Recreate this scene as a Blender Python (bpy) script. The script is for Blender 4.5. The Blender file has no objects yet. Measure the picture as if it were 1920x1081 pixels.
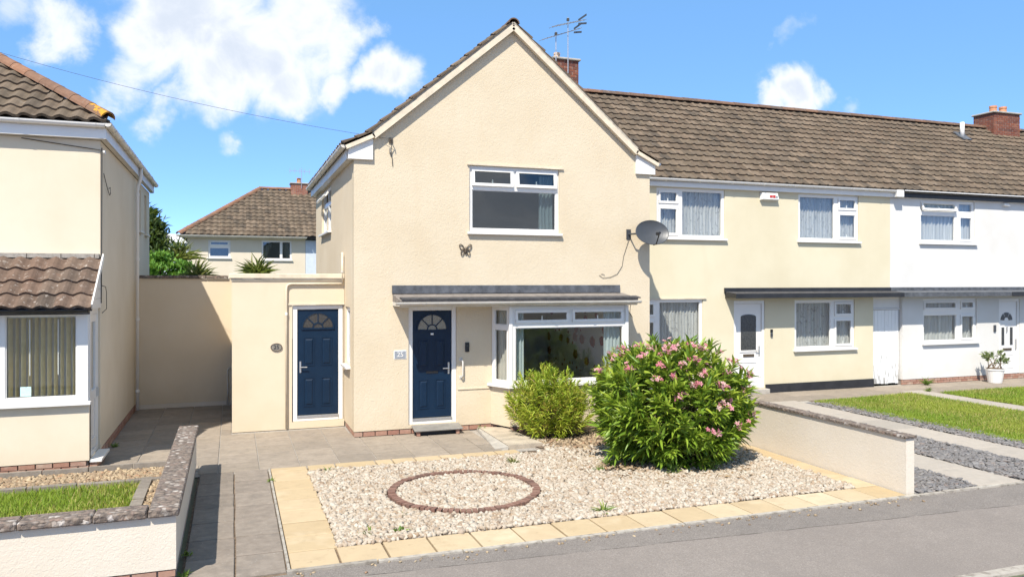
import bpy, bmesh, math, random
import numpy as np
from mathutils import Vector, Matrix

rng = random.Random(11)
nrg = np.random.default_rng(5)
scene = bpy.context.scene
col = scene.collection
PI = math.pi

# ------------------------------------------------------------------ camera
CAM = Vector((0.0, 0.0, 2.85))
cam = bpy.data.cameras.new('camera')
camo = bpy.data.objects.new('camera', cam)
col.objects.link(camo)
camo.location = CAM
camo.rotation_euler = (math.radians(90), 0, math.radians(-19.828))
cam.sensor_width = 36.0
cam.lens = 1456.0 / 1920.0 * 36.0
cam.shift_y = -0.0070
cam.clip_end = 3000
cam.clip_start = 0.05
scene.camera = camo

# ------------------------------------------------------------------ world and sun
SUN_TRAVEL = Vector((0.455, 0.62, -1.0)).normalized()
sun_pos = -SUN_TRAVEL
SUN_EL = math.asin(sun_pos.z)
SUN_ROT = math.atan2(sun_pos.x, sun_pos.y)
SKY_STRENGTH = 0.15
SUN_STRENGTH = 3.0
EXPOSURE = 1.36

world = bpy.data.worlds.new('World')
scene.world = world
world.use_nodes = True


def build_world():
    nt = world.node_tree
    nt.nodes.clear()
    N = nt.nodes.new
    L = nt.links.new
    out = N('ShaderNodeOutputWorld')
    bg = N('ShaderNodeBackground')
    bg.inputs['Strength'].default_value = SKY_STRENGTH
    sky = N('ShaderNodeTexSky')
    sky.sky_type = 'NISHITA'
    sky.sun_disc = False
    sky.sun_elevation = SUN_EL
    sky.sun_rotation = SUN_ROT
    sky.altitude = 3000
    sky.air_density = 0.45
    sky.dust_density = 0.0
    sky.ozone_density = 5.0
    tc = N('ShaderNodeTexCoord')
    hs = N('ShaderNodeHueSaturation')
    hs.inputs['Saturation'].default_value = 1.0
    hs.inputs['Hue'].default_value = 0.508
    hs.inputs['Value'].default_value = 1.0
    L(sky.outputs[0], hs.inputs['Color'])
    # clouds: fractal noise over the direction, gathered where the cumulus stands
    def direction(px, py):
        r = (px - 960) / 1456.0
        u = (527 - py) / 1456.0
        th = math.radians(19.828)
        return Vector((math.sin(th) + r * math.cos(th), math.cos(th) - r * math.sin(th), u)).normalized()
    blobs = [(340, 20, 170, 1.0), (460, 80, 180, 1.0), (570, 50, 165, 1.0), (240, 95, 110, .95), (400, 150, 130, .95),
             (530, 160, 110, .92), (640, 80, 95, .9), (690, 75, 50, .7), (310, 200, 60, .6), (640, 165, 70, .72),
             (92, 62, 85, .82), (70, 95, 60, .7), (735, 165, 85, .84), (700, 180, 50, .7), (452, 280, 46, .52), (560, 215, 45, .62),
             (1500, 180, 85, .9), (1440, 195, 60, .75), (1550, 175, 50, .75), (1610, 218, 50, .6),
             (1485, 45, 60, .5), (1440, 65, 40, .42), (10, 8, 70, .6)]
    nz = N('ShaderNodeTexNoise')
    nz.inputs['Scale'].default_value = 13.0
    nz.inputs['Detail'].default_value = 9.0
    nz.inputs['Roughness'].default_value = 0.56
    nz.inputs['Distortion'].default_value = 0.5
    L(tc.outputs['Generated'], nz.inputs['Vector'])
    # gentle warp of the direction so that the blobs get ragged edges
    wz = N('ShaderNodeTexNoise')
    wz.inputs['Scale'].default_value = 6.5
    wz.inputs['Detail'].default_value = 8.0
    wz.inputs['Roughness'].default_value = 0.6
    L(tc.outputs['Generated'], wz.inputs['Vector'])
    sub = N('ShaderNodeVectorMath'); sub.operation = 'SUBTRACT'
    L(wz.outputs['Color'], sub.inputs[0]); sub.inputs[1].default_value = (.5, .5, .5)
    scl = N('ShaderNodeVectorMath'); scl.operation = 'SCALE'
    L(sub.outputs[0], scl.inputs[0]); scl.inputs['Scale'].default_value = 0.13
    add = N('ShaderNodeVectorMath'); add.operation = 'ADD'
    L(tc.outputs['Generated'], add.inputs[0]); L(scl.outputs[0], add.inputs[1])
    prev = None
    for (px, py, rad, amp) in blobs:
        c = direction(px, py)
        d = N('ShaderNodeVectorMath'); d.operation = 'DISTANCE'
        L(add.outputs[0], d.inputs[0]); d.inputs[1].default_value = c
        m = N('ShaderNodeMapRange')
        m.interpolation_type = 'SMOOTHSTEP'
        m.inputs['From Min'].default_value = rad / 1456.0 * 1.02
        m.inputs['From Max'].default_value = rad / 1456.0 * 0.12
        m.inputs['To Max'].default_value = amp
        L(d.outputs['Value'], m.inputs['Value'])
        if prev is None:
            prev = m.outputs[0]
        else:
            mx = N('ShaderNodeMath'); mx.operation = 'MAXIMUM'
            L(prev, mx.inputs[0]); L(m.outputs[0], mx.inputs[1]); prev = mx.outputs[0]
    # cloud added outside the view, denser, so its white light lifts the shade
    big = N('ShaderNodeTexNoise')
    big.inputs['Scale'].default_value = 2.6
    big.inputs['Detail'].default_value = 2.0
    L(tc.outputs['Generated'], big.inputs['Vector'])
    bm = N('ShaderNodeMapRange')
    bm.inputs['From Min'].default_value = 0.46
    bm.inputs['From Max'].default_value = 0.66
    bm.inputs['To Max'].default_value = 0.9
    L(big.outputs['Fac'], bm.inputs['Value'])
    nd = N('ShaderNodeVectorMath'); nd.operation = 'DOT_PRODUCT'
    L(tc.outputs['Generated'], nd.inputs[0]); nd.inputs[1].default_value = direction(960, 250)
    nm = N('ShaderNodeMapRange')
    nm.inputs['From Min'].default_value = 0.80
    nm.inputs['From Max'].default_value = 0.70
    L(nd.outputs['Value'], nm.inputs['Value'])
    bb = N('ShaderNodeMath'); bb.operation = 'MULTIPLY'
    L(bm.outputs[0], bb.inputs[0]); L(nm.outputs[0], bb.inputs[1])
    tot = N('ShaderNodeMath'); tot.operation = 'MAXIMUM'
    L(prev, tot.inputs[0]); L(bb.outputs[0], tot.inputs[1])
    # density = shape + (noise-0.5)*k
    k = N('ShaderNodeMath'); k.operation = 'MULTIPLY_ADD'
    L(nz.outputs['Fac'], k.inputs[0]); k.inputs[1].default_value = 1.5; k.inputs[2].default_value = -0.75
    den = N('ShaderNodeMath'); den.operation = 'ADD'
    L(tot.outputs[0], den.inputs[0]); L(k.outputs[0], den.inputs[1])
    al = N('ShaderNodeMapRange'); al.interpolation_type = 'SMOOTHSTEP'
    al.inputs['From Min'].default_value = 0.20
    al.inputs['From Max'].default_value = 0.90
    L(den.outputs[0], al.inputs['Value'])
    gate = N('ShaderNodeMapRange')
    gate.inputs['From Min'].default_value = 0.02
    gate.inputs['From Max'].default_value = 0.35
    L(tot.outputs[0], gate.inputs['Value'])
    alpha = N('ShaderNodeMath'); alpha.operation = 'MULTIPLY'
    L(al.outputs[0], alpha.inputs[0]); L(gate.outputs[0], alpha.inputs[1])
    a2 = N('ShaderNodeMath'); a2.operation = 'MULTIPLY'
    L(alpha.outputs[0], a2.inputs[0]); a2.inputs[1].default_value = 0.97
    # thick parts show their grey underside
    thick = N('ShaderNodeMapRange'); thick.interpolation_type = 'SMOOTHSTEP'
    thick.inputs['From Min'].default_value = 0.72
    thick.inputs['From Max'].default_value = 1.20
    L(den.outputs[0], thick.inputs['Value'])
    cmix = N('ShaderNodeMix'); cmix.data_type = 'RGBA'
    cmix.inputs['A'].default_value = (0.92, 0.94, 0.98, 1)
    cmix.inputs['B'].default_value = (0.66, 0.72, 0.82, 1)
    L(thick.outputs[0], cmix.inputs['Factor'])
    bgc = N('ShaderNodeBackground')
    bgc.inputs['Strength'].default_value = 0.46
    L(cmix.outputs['Result'], bgc.inputs['Color'])
    tint = N('ShaderNodeMix'); tint.data_type = 'RGBA'; tint.blend_type = 'MULTIPLY'
    tint.inputs['Factor'].default_value = 1.0
    tint.inputs['B'].default_value = (0.95, 0.95, 1.05, 1)
    L(hs.outputs[0], tint.inputs['A'])
    even = N('ShaderNodeMix'); even.data_type = 'RGBA'          # constant blue mixed into the sky colour flattens its gradient
    even.inputs['Factor'].default_value = 0.42
    L(tint.outputs['Result'], even.inputs['A'])
    even.inputs['B'].default_value = (0.80, 2.05, 3.1, 1)
    L(even.outputs['Result'], bg.inputs['Color'])
    ms = N('ShaderNodeMixShader')
    L(a2.outputs[0], ms.inputs['Fac']); L(bg.outputs[0], ms.inputs[1]); L(bgc.outputs[0], ms.inputs[2])
    L(ms.outputs[0], out.inputs['Surface'])


build_world()

sl = bpy.data.lights.new('sun', 'SUN')
sl.energy = SUN_STRENGTH
sl.angle = math.radians(0.55)
sl.color = (1.0, 0.945, 0.845)
so = bpy.data.objects.new('sun', sl)
col.objects.link(so)
so.location = (-10, -10, 20)
so.rotation_euler = SUN_TRAVEL.to_track_quat('-Z', 'Y').to_euler()

vs = scene.view_settings
vs.view_transform = 'Standard'
vs.look = 'None'
vs.exposure = EXPOSURE
vs.gamma = 1.0
vs.use_curve_mapping = False
scene.cycles.max_bounces = 8
scene.cycles.transparent_max_bounces = 12

# ------------------------------------------------------------------ materials
MATS = {}


def newmat(name):
    m = bpy.data.materials.new(name)
    m.use_nodes = True
    nt = m.node_tree
    b = nt.nodes['Principled BSDF']
    MATS[name] = m
    return m, nt, b


def ramp(nt, stops):
    r = nt.nodes.new('ShaderNodeValToRGB')
    e = r.color_ramp.elements
    while len(e) > 1:
        e.remove(e[-1])
    e[0].position = stops[0][0]
    e[0].color = (*stops[0][1], 1)
    for p, c in stops[1:]:
        x = e.new(p)
        x.color = (*c, 1)
    return r


def noise(nt, scale, detail=4, rough=.55, dist=0, coord=None, mapping=None):
    n = nt.nodes.new('ShaderNodeTexNoise')
    n.inputs['Scale'].default_value = scale
    n.inputs['Detail'].default_value = detail
    n.inputs['Roughness'].default_value = rough
    n.inputs['Distortion'].default_value = dist
    if coord is not None:
        if mapping:
            mp = nt.nodes.new('ShaderNodeMapping')
            mp.inputs['Scale'].default_value = mapping
            nt.links.new(coord, mp.inputs['Vector'])
            nt.links.new(mp.outputs[0], n.inputs['Vector'])
        else:
            nt.links.new(coord, n.inputs['Vector'])
    return n


def geo(nt):
    return nt.nodes.new('ShaderNodeNewGeometry').outputs['Position']


def mixc(nt, fac, a, b, mode='MIX'):
    m = nt.nodes.new('ShaderNodeMix')
    m.data_type = 'RGBA'
    m.blend_type = mode
    for k, v in (('Factor', fac), ('A', a), ('B', b)):
        if isinstance(v, (int, float)):
            m.inputs[k].default_value = v
        elif isinstance(v, tuple):
            m.inputs[k].default_value = (*v, 1)
        else:
            nt.links.new(v, m.inputs[k])
    return m.outputs['Result']


def mrange(nt, val, a, b, c=0, d=1, smooth=False):
    m = nt.nodes.new('ShaderNodeMapRange')
    if smooth:
        m.interpolation_type = 'SMOOTHSTEP'
    for k, v in (('From Min', a), ('From Max', b), ('To Min', c), ('To Max', d)):
        m.inputs[k].default_value = v
    nt.links.new(val, m.inputs['Value'])
    return m.outputs[0]


def bump(nt, b, height, strength, dist):
    n = nt.nodes.new('ShaderNodeBump')
    n.inputs['Strength'].default_value = strength
    n.inputs['Distance'].default_value = dist
    nt.links.new(height, n.inputs['Height'])
    nt.links.new(n.outputs[0], b.inputs['Normal'])


def rnd(nt):
    """one random number per object or, in joined meshes, per piece"""
    a = nt.nodes.new('ShaderNodeAttribute')
    a.attribute_name = 'rnd'
    o = nt.nodes.new('ShaderNodeObjectInfo')
    s = nt.nodes.new('ShaderNodeMath')
    nt.links.new(a.outputs['Fac'], s.inputs[0])
    nt.links.new(o.outputs['Random'], s.inputs[1])
    f = nt.nodes.new('ShaderNodeMath')
    f.operation = 'FRACT'
    nt.links.new(s.outputs[0], f.inputs[0])
    return f.outputs[0]


def stucco(name, c, scale=24, strength=.55, dist=.012, stain=(.90, .86, .80), coarse=True, base=True):
    m, nt, b = newmat(name)
    p = geo(nt)
    big = noise(nt, .7, 4, .6, 0, p)
    streak = noise(nt, 1.0, 4, .6, 0, p, (2.2, 2.2, .25))
    fine = noise(nt, 60, 3, .6, 0, p)
    c1 = mixc(nt, mrange(nt, big.outputs['Fac'], .35, .68), c, tuple(x * y for x, y in zip(c, (.92, .90, .865))))
    c2 = mixc(nt, mrange(nt, streak.outputs['Fac'], .58, .85, 0, .55), c1, tuple(x * y for x, y in zip(c, stain)))
    c3 = mixc(nt, mrange(nt, fine.outputs['Fac'], .3, .75, .10, 0), c2, tuple(x * .6 for x in c))
    if base:
        # rain splash and algae low on the wall, uneven in height
        sx = nt.nodes.new('ShaderNodeSeparateXYZ')
        nt.links.new(p, sx.inputs[0])
        bn = noise(nt, 2.2, 5, .65, 0, p)
        hh = nt.nodes.new('ShaderNodeMath'); hh.operation = 'MULTIPLY_ADD'
        nt.links.new(bn.outputs['Fac'], hh.inputs[0]); hh.inputs[1].default_value = -1.0
        nt.links.new(sx.outputs['Z'], hh.inputs[2])
        c3 = mixc(nt, mrange(nt, hh.outputs[0], -.55, .05, .22, 0), c3, tuple(x * y for x, y in zip(c, (.66, .60, .50))))
    nt.links.new(c3, b.inputs['Base Color'])
    b.inputs['Roughness'].default_value = .92
    b.inputs['Specular IOR Level'].default_value = .15
    h = noise(nt, scale, 5, .55, 1.1 if coarse else .2, p)
    bump(nt, b, h.outputs['Fac'], strength, dist)
    return m


def plain(name, c, rough=.5, var=.06, scale=6, spec=.5, metal=0, bumpd=0, bs=40):
    m, nt, b = newmat(name)
    p = geo(nt)
    n = noise(nt, scale, 4, .6, 0, p)
    nt.links.new(mixc(nt, mrange(nt, n.outputs['Fac'], .3, .75), tuple(min(1, x * (1 + var)) for x in c), tuple(x * (1 - 1.6 * var) for x in c)), b.inputs['Base Color'])
    b.inputs['Roughness'].default_value = rough
    b.inputs['Specular IOR Level'].default_value = spec
    b.inputs['Metallic'].default_value = metal
    if bumpd:
        h = noise(nt, bs, 4, .6, 0, p)
        bump(nt, b, h.outputs['Fac'], .6, bumpd)
    return m


def pieces(name, stops, rough=.85, grain=18, gvar=.25, bumpd=.004, bs=60, spots=None, spec=.25):
    """alike pieces that differ a little in colour: tiles, bricks, slabs, stones"""
    m, nt, b = newmat(name)
    p = geo(nt)
    r = ramp(nt, stops)
    nt.links.new(rnd(nt), r.inputs[0])
    n = noise(nt, grain, 5, .65, 0, p)
    c = mixc(nt, mrange(nt, n.outputs['Fac'], .25, .8, 0, gvar * 2), r.outputs[0], mixc(nt, 1.0, r.outputs[0], (.38, .36, .34), 'MULTIPLY'))
    if spots:
        for (sc, lo, hi, colr, amt) in spots:
            s = noise(nt, sc, 3, .6, 0, p)
            c = mixc(nt, mrange(nt, s.outputs['Fac'], lo, hi, 0, amt), c, colr)
    nt.links.new(c, b.inputs['Base Color'])
    b.inputs['Roughness'].default_value = rough
    b.inputs['Specular IOR Level'].default_value = spec
    if bumpd:
        h = noise(nt, bs, 5, .6, 0, p)
        bump(nt, b, h.outputs['Fac'], .7, bumpd)
    return m


stucco('render_gable', (.63, .535, .395), 26, .55, .013, base=True)
stucco('render_extension', (.67, .565, .42), 40, .3, .006)
stucco('render_yellow', (.645, .58, .425), 70, .25, .004, coarse=False)
stucco('render_white', (.66, .645, .62), 50, .2, .004, (.93, .92, .90), coarse=False)
stucco('render_left', (.69, .60, .465), 60, .25, .004, coarse=False)
stucco('render_garden', (.65, .58, .485), 34, .5, .010, (.90, .88, .85), base=False)
stucco('render_far', (.68, .60, .48), 40, .2, .004, coarse=False)
plain('pale_panel', (.55, .60, .66), .6)
plain('upvc', (.72, .695, .655), .28, .015, 3)
plain('upvc_old', (.58, .545, .485), .4, .10, 3)
plain('trim_cream', (.62, .53, .40), .8, .12, 5)
plain('white_paint', (.71, .685, .645), .5, .03, 4)
plain('lead', (.085, .090, .10), .62, .35, 7, .4, 0, .004, 12)
plain('felt', (.06, .058, .06), .85, .35, 9, .3, 0, .003, 40)
plain('canopy_stone', (.20, .175, .155), .85, .2, 9, .3)
plain('black_board', (.018, .018, .02), .5, .3, 5)
plain('black_plastic', (.012, .012, .014), .35, .1)
plain('steel', (.55, .54, .52), .35, .08, 20, .5, .85)
plain('aluminium', (.45, .45, .46), .45, .1, 20, .5, .7)
plain('dish_grey', (.05, .053, .058), .42, .08, 5)
plain('bronze', (.10, .075, .05), .55, .25, 30, .5, .3)
plain('plaque', (.22, .20, .17), .6, .25, 60)
plain('dark_letter', (.025, .024, .022), .6, .1)
plain('grey_letter', (.25, .27, .30), .6, .1)
plain('red_letter', (.45, .03, .03), .6, .1)
plain('cable_dark', (.05, .045, .04), .7, .2)
plain('interior_wall', (.55, .51, .44), .9, .08, 2)
plain('interior_floor', (.12, .09, .065), .8, .2, 3)
plain('terracotta', (.50, .23, .12), .85, .18, 8)
plain('pot_cream', (.60, .44, .32), .85, .15, 8)
plain('pale_mortar', (.40, .35, .28), .95, .3, 10)
plain('mortar', (.30, .27, .235), .95, .2, 20)
plain('soil', (.16, .115, .08), .95, .35, 14, .2, 0, .02, 30)
plain('stem', (.14, .09, .05), .9, .25, 20)
plain('sticker', (.50, .70, .68), .6, .1, 30)
plain('concrete', (.36, .33, .285), .9, .15, 8, .2, 0, .004, 60)
plain('path_concrete', (.40, .34, .265), .9, .22, 3.5, .2, 0, .004, 60)
plain('ramp_metal', (.24, .225, .20), .6, .12, 10, .4, .2)
plain('far_cladding', (.62, .68, .74), .5, .05, 1)
plain('far_roof_sheet', (.74, .73, .71), .5, .05, 1)

TILE_SPOTS = [(9, .60, .80, (.22, .20, .165), .55), (3.0, .60, .78, (.055, .048, .04), .6), (2.2, .66, .80, (.24, .13, .07), .5)]
pieces('tile_brown', [(0, (0.101, 0.076, 0.053)), (.25, (0.159, 0.120, 0.083)), (.5, (0.125, 0.091, 0.063)), (.75, (0.197, 0.147, 0.103)), (1, (0.088, 0.069, 0.051))],
       .9, 7, .30, .004, 50, TILE_SPOTS)
pieces('tile_red', [(0, (0.121, 0.079, 0.058)), (.3, (0.167, 0.110, 0.080)), (.6, (0.139, 0.097, 0.072)), (.85, (0.191, 0.134, 0.099)), (1, (0.104, 0.079, 0.062))],
       .9, 9, .35, .004, 50, [(16, .60, .72, (.42, .37, .32), .7), (3, .66, .8, (.25, .12, .07), .4)])
pieces('ridge_tile', [(0, (0.145, 0.098, 0.072)), (.5, (0.212, 0.119, 0.076)), (1, (0.128, 0.102, 0.085))], .9, 9, .35, .004, 40,
       [(14, .6, .75, (.36, .30, .24), .5)])
pieces('ridge_terracotta', [(0, (0.230, 0.119, 0.072)), (.5, (0.289, 0.153, 0.093)), (1, (0.187, 0.111, 0.076))], .9, 9, .3, .004, 40,
       [(14, .62, .78, (.33, .28, .23), .6)])
pieces('lichen_yellow', [(0, (.20, .12, .08)), (1, (.20, .12, .08))], .95, 9, .3, .004, 40, [(9, .47, .53, (.50, .25, .03), .95)])
pieces('brick_red', [(0, (.30, .125, .08)), (.35, (.36, .165, .11)), (.7, (.26, .10, .07)), (1, (.40, .21, .145))], .9, 25, .25, .003, 90)
pieces('brick_plinth', [(0, (0.357, 0.187, 0.132)), (.35, (0.399, 0.234, 0.170)), (.7, (0.323, 0.162, 0.119)), (1, (0.425, 0.281, 0.212))], .9, 25, .2, .003, 90,
       [(8, .55, .75, (.50, .42, .33), .6)])
pieces('brick_chimney', [(0, (.20, .07, .045)), (.3, (.27, .10, .06)), (.6, (.155, .06, .045)), (.8, (.30, .13, .085)), (1, (.12, .055, .045))], .9, 25, .3, .003, 90)
pieces('brick_ring', [(0, (0.194, 0.105, 0.080)), (.5, (0.249, 0.145, 0.110)), (1, (0.157, 0.095, 0.075))], .9, 25, .25, .003, 90)
pieces('sandstone', [(0, (.43, .325, .19)), (.3, (.48, .37, .235)), (.55, (.445, .34, .205)), (.8, (.53, .43, .29)), (1, (.41, .30, .17))], .8, 3.5, .13, .003, 50,
       [(1.3, .55, .72, (.56, .46, .32), .6), (4, .56, .74, (.34, .25, .15), .5), (13, .62, .76, (.26, .19, .115), .5)])
pieces('paving', [(0, (0.285, 0.238, 0.188)), (.3, (0.334, 0.279, 0.221)), (.6, (0.311, 0.261, 0.210)), (1, (0.262, 0.221, 0.178))], .9, 8, .22, .003, 70,
       [(2.5, .48, .72, (.19, .16, .13), .6), (11, .55, .75, (.14, .118, .098), .5), (30, .68, .75, (.45, .41, .36), .7)])
pieces('paving_old', [(0, (0.245, 0.205, 0.170)), (.4, (0.280, 0.236, 0.195)), (1, (0.217, 0.183, 0.151))], .92, 9, .3, .005, 60,
       [(28, .64, .72, (.34, .31, .28), .8), (3, .5, .75, (.12, .105, .092), .55)])
pieces('track_slab', [(0, (0.357, 0.315, 0.268)), (.5, (0.399, 0.350, 0.296)), (1, (0.326, 0.290, 0.249))], .9, 9, .15, .003, 70,
       [(3, .55, .75, (.25, .23, .20), .4)])
pieces('edging_stone', [(0, (0.228, 0.198, 0.168)), (.5, (0.281, 0.247, 0.210)), (1, (0.201, 0.176, 0.150))], .92, 12, .35, .005, 50)
pieces('kerb_stone', [(0, (.40, .36, .31)), (.5, (.46, .42, .36)), (1, (.33, .295, .25))], .92, 14, .3, .006, 50, [(9, .5, .66, (.16, .135, .11), .75)])
pieces('white_chip', [(0, (0.391, 0.321, 0.247)), (.2, (0.474, 0.421, 0.349)), (.4, (0.353, 0.279, 0.203)), (.6, (0.502, 0.453, 0.380)), (.78, (0.307, 0.220, 0.146)), (.9, (0.437, 0.380, 0.309)), (1, (0.251, 0.174, 0.119))], .8, 40, .15, 0)
pieces('slate_chip', [(0, (.13, .12, .115)), (.3, (.185, .172, .165)), (.6, (.15, .136, .13)), (.85, (.25, .235, .222)), (1, (.175, .135, .115))], .6, 40, .15, 0, spec=.4)
pieces('brown_chip', [(0, (0.345, 0.247, 0.149)), (.3, (0.253, 0.184, 0.121)), (.6, (0.460, 0.356, 0.230)), (.85, (0.196, 0.149, 0.103)), (1, (0.380, 0.230, 0.138))], .85, 40, .2, 0)


def coping_mat():
    m, nt, b = newmat('coping')
    p = geo(nt)
    v = nt.nodes.new('ShaderNodeTexVoronoi')
    v.inputs['Scale'].default_value = 21
    dn = noise(nt, 14, 3, .6, 0, p)
    nt.links.new(mixc(nt, .06, p, dn.outputs['Color']), v.inputs['Vector'])
    sx = nt.nodes.new('ShaderNodeSeparateColor')
    nt.links.new(v.outputs['Color'], sx.inputs[0])
    r = ramp(nt, [(0, (.19, .145, .115)), (.25, (.22, .172, .135)), (.45, (.12, .098, .085)), (.62, (.24, .165, .13)), (.76, (.18, .15, .13)), (.88, (.33, .28, .24)), (.96, (.50, .45, .40)), (1, (.55, .50, .46))])
    nt.links.new(sx.outputs[0], r.inputs[0])
    n = noise(nt, 9, 5, .65, 0, p)
    c = mixc(nt, mrange(nt, n.outputs['Fac'], .38, .68, 0, .85), r.outputs[0], (.18, .142, .115))
    c = mixc(nt, mrange(nt, v.outputs['Distance'], .45, .75, 0, .7), c, (.075, .062, .054))
    nt.links.new(c, b.inputs['Base Color'])
    b.inputs['Roughness'].default_value = .92
    b.inputs['Specular IOR Level'].default_value = .25
    h = nt.nodes.new('ShaderNodeMath'); h.operation = 'SUBTRACT'
    nt.links.new(n.outputs['Fac'], h.inputs[0]); nt.links.new(v.outputs['Distance'], h.inputs[1])
    bump(nt, b, h.outputs[0], .9, .02)


coping_mat()


def asphalt_mat():
    m, nt, b = newmat('asphalt')
    p = geo(nt)
    big = noise(nt, .55, 4, .6, 0, p)
    mid = noise(nt, 4.5, 5, .65, 0, p)
    fine = noise(nt, 70, 3, .7, 0, p)
    c = mixc(nt, mrange(nt, big.outputs['Fac'], .3, .7), (.245, .215, .190), (.20, .175, .156))
    c = mixc(nt, mrange(nt, mid.outputs['Fac'], .35, .75, 0, .45), c, (.15, .132, .118))
    c = mixc(nt, mrange(nt, fine.outputs['Fac'], .36, .58, .55, 0), c, (.085, .073, .064))
    pat = noise(nt, 1.1, 3, .55, .8, p)
    c = mixc(nt, mrange(nt, pat.outputs['Fac'], .56, .62, 0, .30), c, (.15, .133, .12))
    c = mixc(nt, mrange(nt, fine.outputs['Fac'], .60, .74, 0, .6), c, (.40, .37, .34))
    # long trench seam: a thin dark line that wanders a little
    sx = nt.nodes.new('ShaderNodeSeparateXYZ')
    nt.links.new(p, sx.inputs[0])
    w = noise(nt, 1.6, 4, .6, 0, p)
    t = nt.nodes.new('ShaderNodeMath'); t.operation = 'MULTIPLY_ADD'
    nt.links.new(sx.outputs['X'], t.inputs[0]); t.inputs[1].default_value = .053; t.inputs[2].default_value = -7.65
    t2 = nt.nodes.new('ShaderNodeMath'); t2.operation = 'ADD'
    nt.links.new(sx.outputs['Y'], t2.inputs[0]); nt.links.new(t.outputs[0], t2.inputs[1])
    t3 = nt.nodes.new('ShaderNodeMath'); t3.operation = 'MULTIPLY_ADD'
    nt.links.new(w.outputs['Fac'], t3.inputs[0]); t3.inputs[1].default_value = .07; nt.links.new(t2.outputs[0], t3.inputs[2])
    t4 = nt.nodes.new('ShaderNodeMath'); t4.operation = 'ABSOLUTE'
    t5 = nt.nodes.new('ShaderNodeMath'); t5.operation = 'SUBTRACT'
    nt.links.new(t3.outputs[0], t5.inputs[0]); t5.inputs[1].default_value = .035
    nt.links.new(t5.outputs[0], t4.inputs[0])
    brk = noise(nt, 3.0, 3, .6, 0, p)
    seam = mrange(nt, t4.outputs[0], .004, .014, 1, 0)
    sm = nt.nodes.new('ShaderNodeMath'); sm.operation = 'MULTIPLY'
    nt.links.new(seam, sm.inputs[0]); nt.links.new(mrange(nt, brk.outputs['Fac'], .38, .55), sm.inputs[1])
    c = mixc(nt, sm.outputs[0], c, (.055, .048, .044))
    # newer strip on the street side of the seam is a touch redder
    side = mrange(nt, t5.outputs[0], -.01, .01, .22, 0)
    c = mixc(nt, side, c, (.30, .25, .215))
    nt.links.new(c, b.inputs['Base Color'])
    b.inputs['Roughness'].default_value = .95
    b.inputs['Specular IOR Level'].default_value = .2
    bump(nt, b, fine.outputs['Fac'], .8, .006)


asphalt_mat()


def ground_mat():
    m, nt, b = newmat('ground_soil')
    p = geo(nt)
    n = noise(nt, .25, 5, .6, 0, p)
    n2 = noise(nt, 30, 4, .6, 0, p)
    c = mixc(nt, mrange(nt, n.outputs['Fac'], .35, .65), (.13, .115, .085), (.09, .12, .045))
    c = mixc(nt, mrange(nt, n2.outputs['Fac'], .4, .7, 0, .5), c, (.07, .06, .045))
    nt.links.new(c, b.inputs['Base Color'])
    b.inputs['Roughness'].default_value = .95


ground_mat()


def gravel_base(name, stops, scale=26):
    m, nt, b = newmat(name)
    p = geo(nt)
    v = nt.nodes.new('ShaderNodeTexVoronoi')
    v.inputs['Scale'].default_value = scale
    nt.links.new(p, v.inputs['Vector'])
    sx = nt.nodes.new('ShaderNodeSeparateColor')
    nt.links.new(v.outputs['Color'], sx.inputs[0])
    r = ramp(nt, stops)
    nt.links.new(sx.outputs[0], r.inputs[0])
    nt.links.new(r.outputs[0], b.inputs['Base Color'])
    b.inputs['Roughness'].default_value = .9
    bump(nt, b, v.outputs['Distance'], 1.0, .02)  # pebble relief under the loose stones


gravel_base('white_gravel_base', [(0, (.24, .19, .145)), (.5, (.30, .25, .20)), (1, (.18, .135, .095))])
gravel_base('slate_base', [(0, (.10, .10, .11)), (.5, (.15, .15, .17)), (1, (.08, .075, .08))])
gravel_base('brown_base', [(0, (.17, .13, .09)), (.5, (.26, .20, .14)), (1, (.12, .09, .06))])


def leaf_mat(name, stops, rough=.5, trans=.35, tint=(.30, .42, .05)):
    m, nt, b = newmat(name)
    r = ramp(nt, stops)
    nt.links.new(rnd(nt), r.inputs[0])
    nt.links.new(r.outputs[0], b.inputs['Base Color'])
    b.inputs['Roughness'].default_value = rough
    b.inputs['Specular IOR Level'].default_value = .4
    tr = nt.nodes.new('ShaderNodeBsdfTranslucent')
    nt.links.new(mixc(nt, .5, r.outputs[0], tint), tr.inputs['Color'])
    ms = nt.nodes.new('ShaderNodeMixShader')
    ms.inputs[0].default_value = trans
    nt.links.new(b.outputs[0], ms.inputs[1])
    nt.links.new(tr.outputs[0], ms.inputs[2])
    nt.links.new(ms.outputs[0], nt.nodes['Material Output'].inputs['Surface'])
    return m


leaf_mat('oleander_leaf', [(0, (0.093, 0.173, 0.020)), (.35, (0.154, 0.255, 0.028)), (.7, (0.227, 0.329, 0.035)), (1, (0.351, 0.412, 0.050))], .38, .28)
leaf_mat('light_leaf', [(0, (0.247, 0.344, 0.030)), (.35, (0.360, 0.466, 0.042)), (.7, (0.455, 0.539, 0.053)), (.93, (0.532, 0.521, 0.083)), (1, (0.379, 0.242, 0.068))], .5, .35, (.36, .40, .05))
leaf_mat('grass_blade', [(0, (0.150, 0.240, 0.022)), (.4, (0.225, 0.323, 0.030)), (.75, (0.300, 0.352, 0.045)), (.92, (0.405, 0.360, 0.105)), (1, (0.495, 0.405, 0.180))], .6, .3, (.30, .38, .05))
leaf_mat('weed_leaf', [(0, (0.091, 0.169, 0.026)), (.5, (0.156, 0.247, 0.039)), (1, (0.247, 0.299, 0.065))], .6, .3)
leaf_mat('dark_leaf', [(0, (.025, .05, .014)), (.5, (.05, .085, .018)), (1, (.10, .13, .025))], .6, .25)
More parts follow.
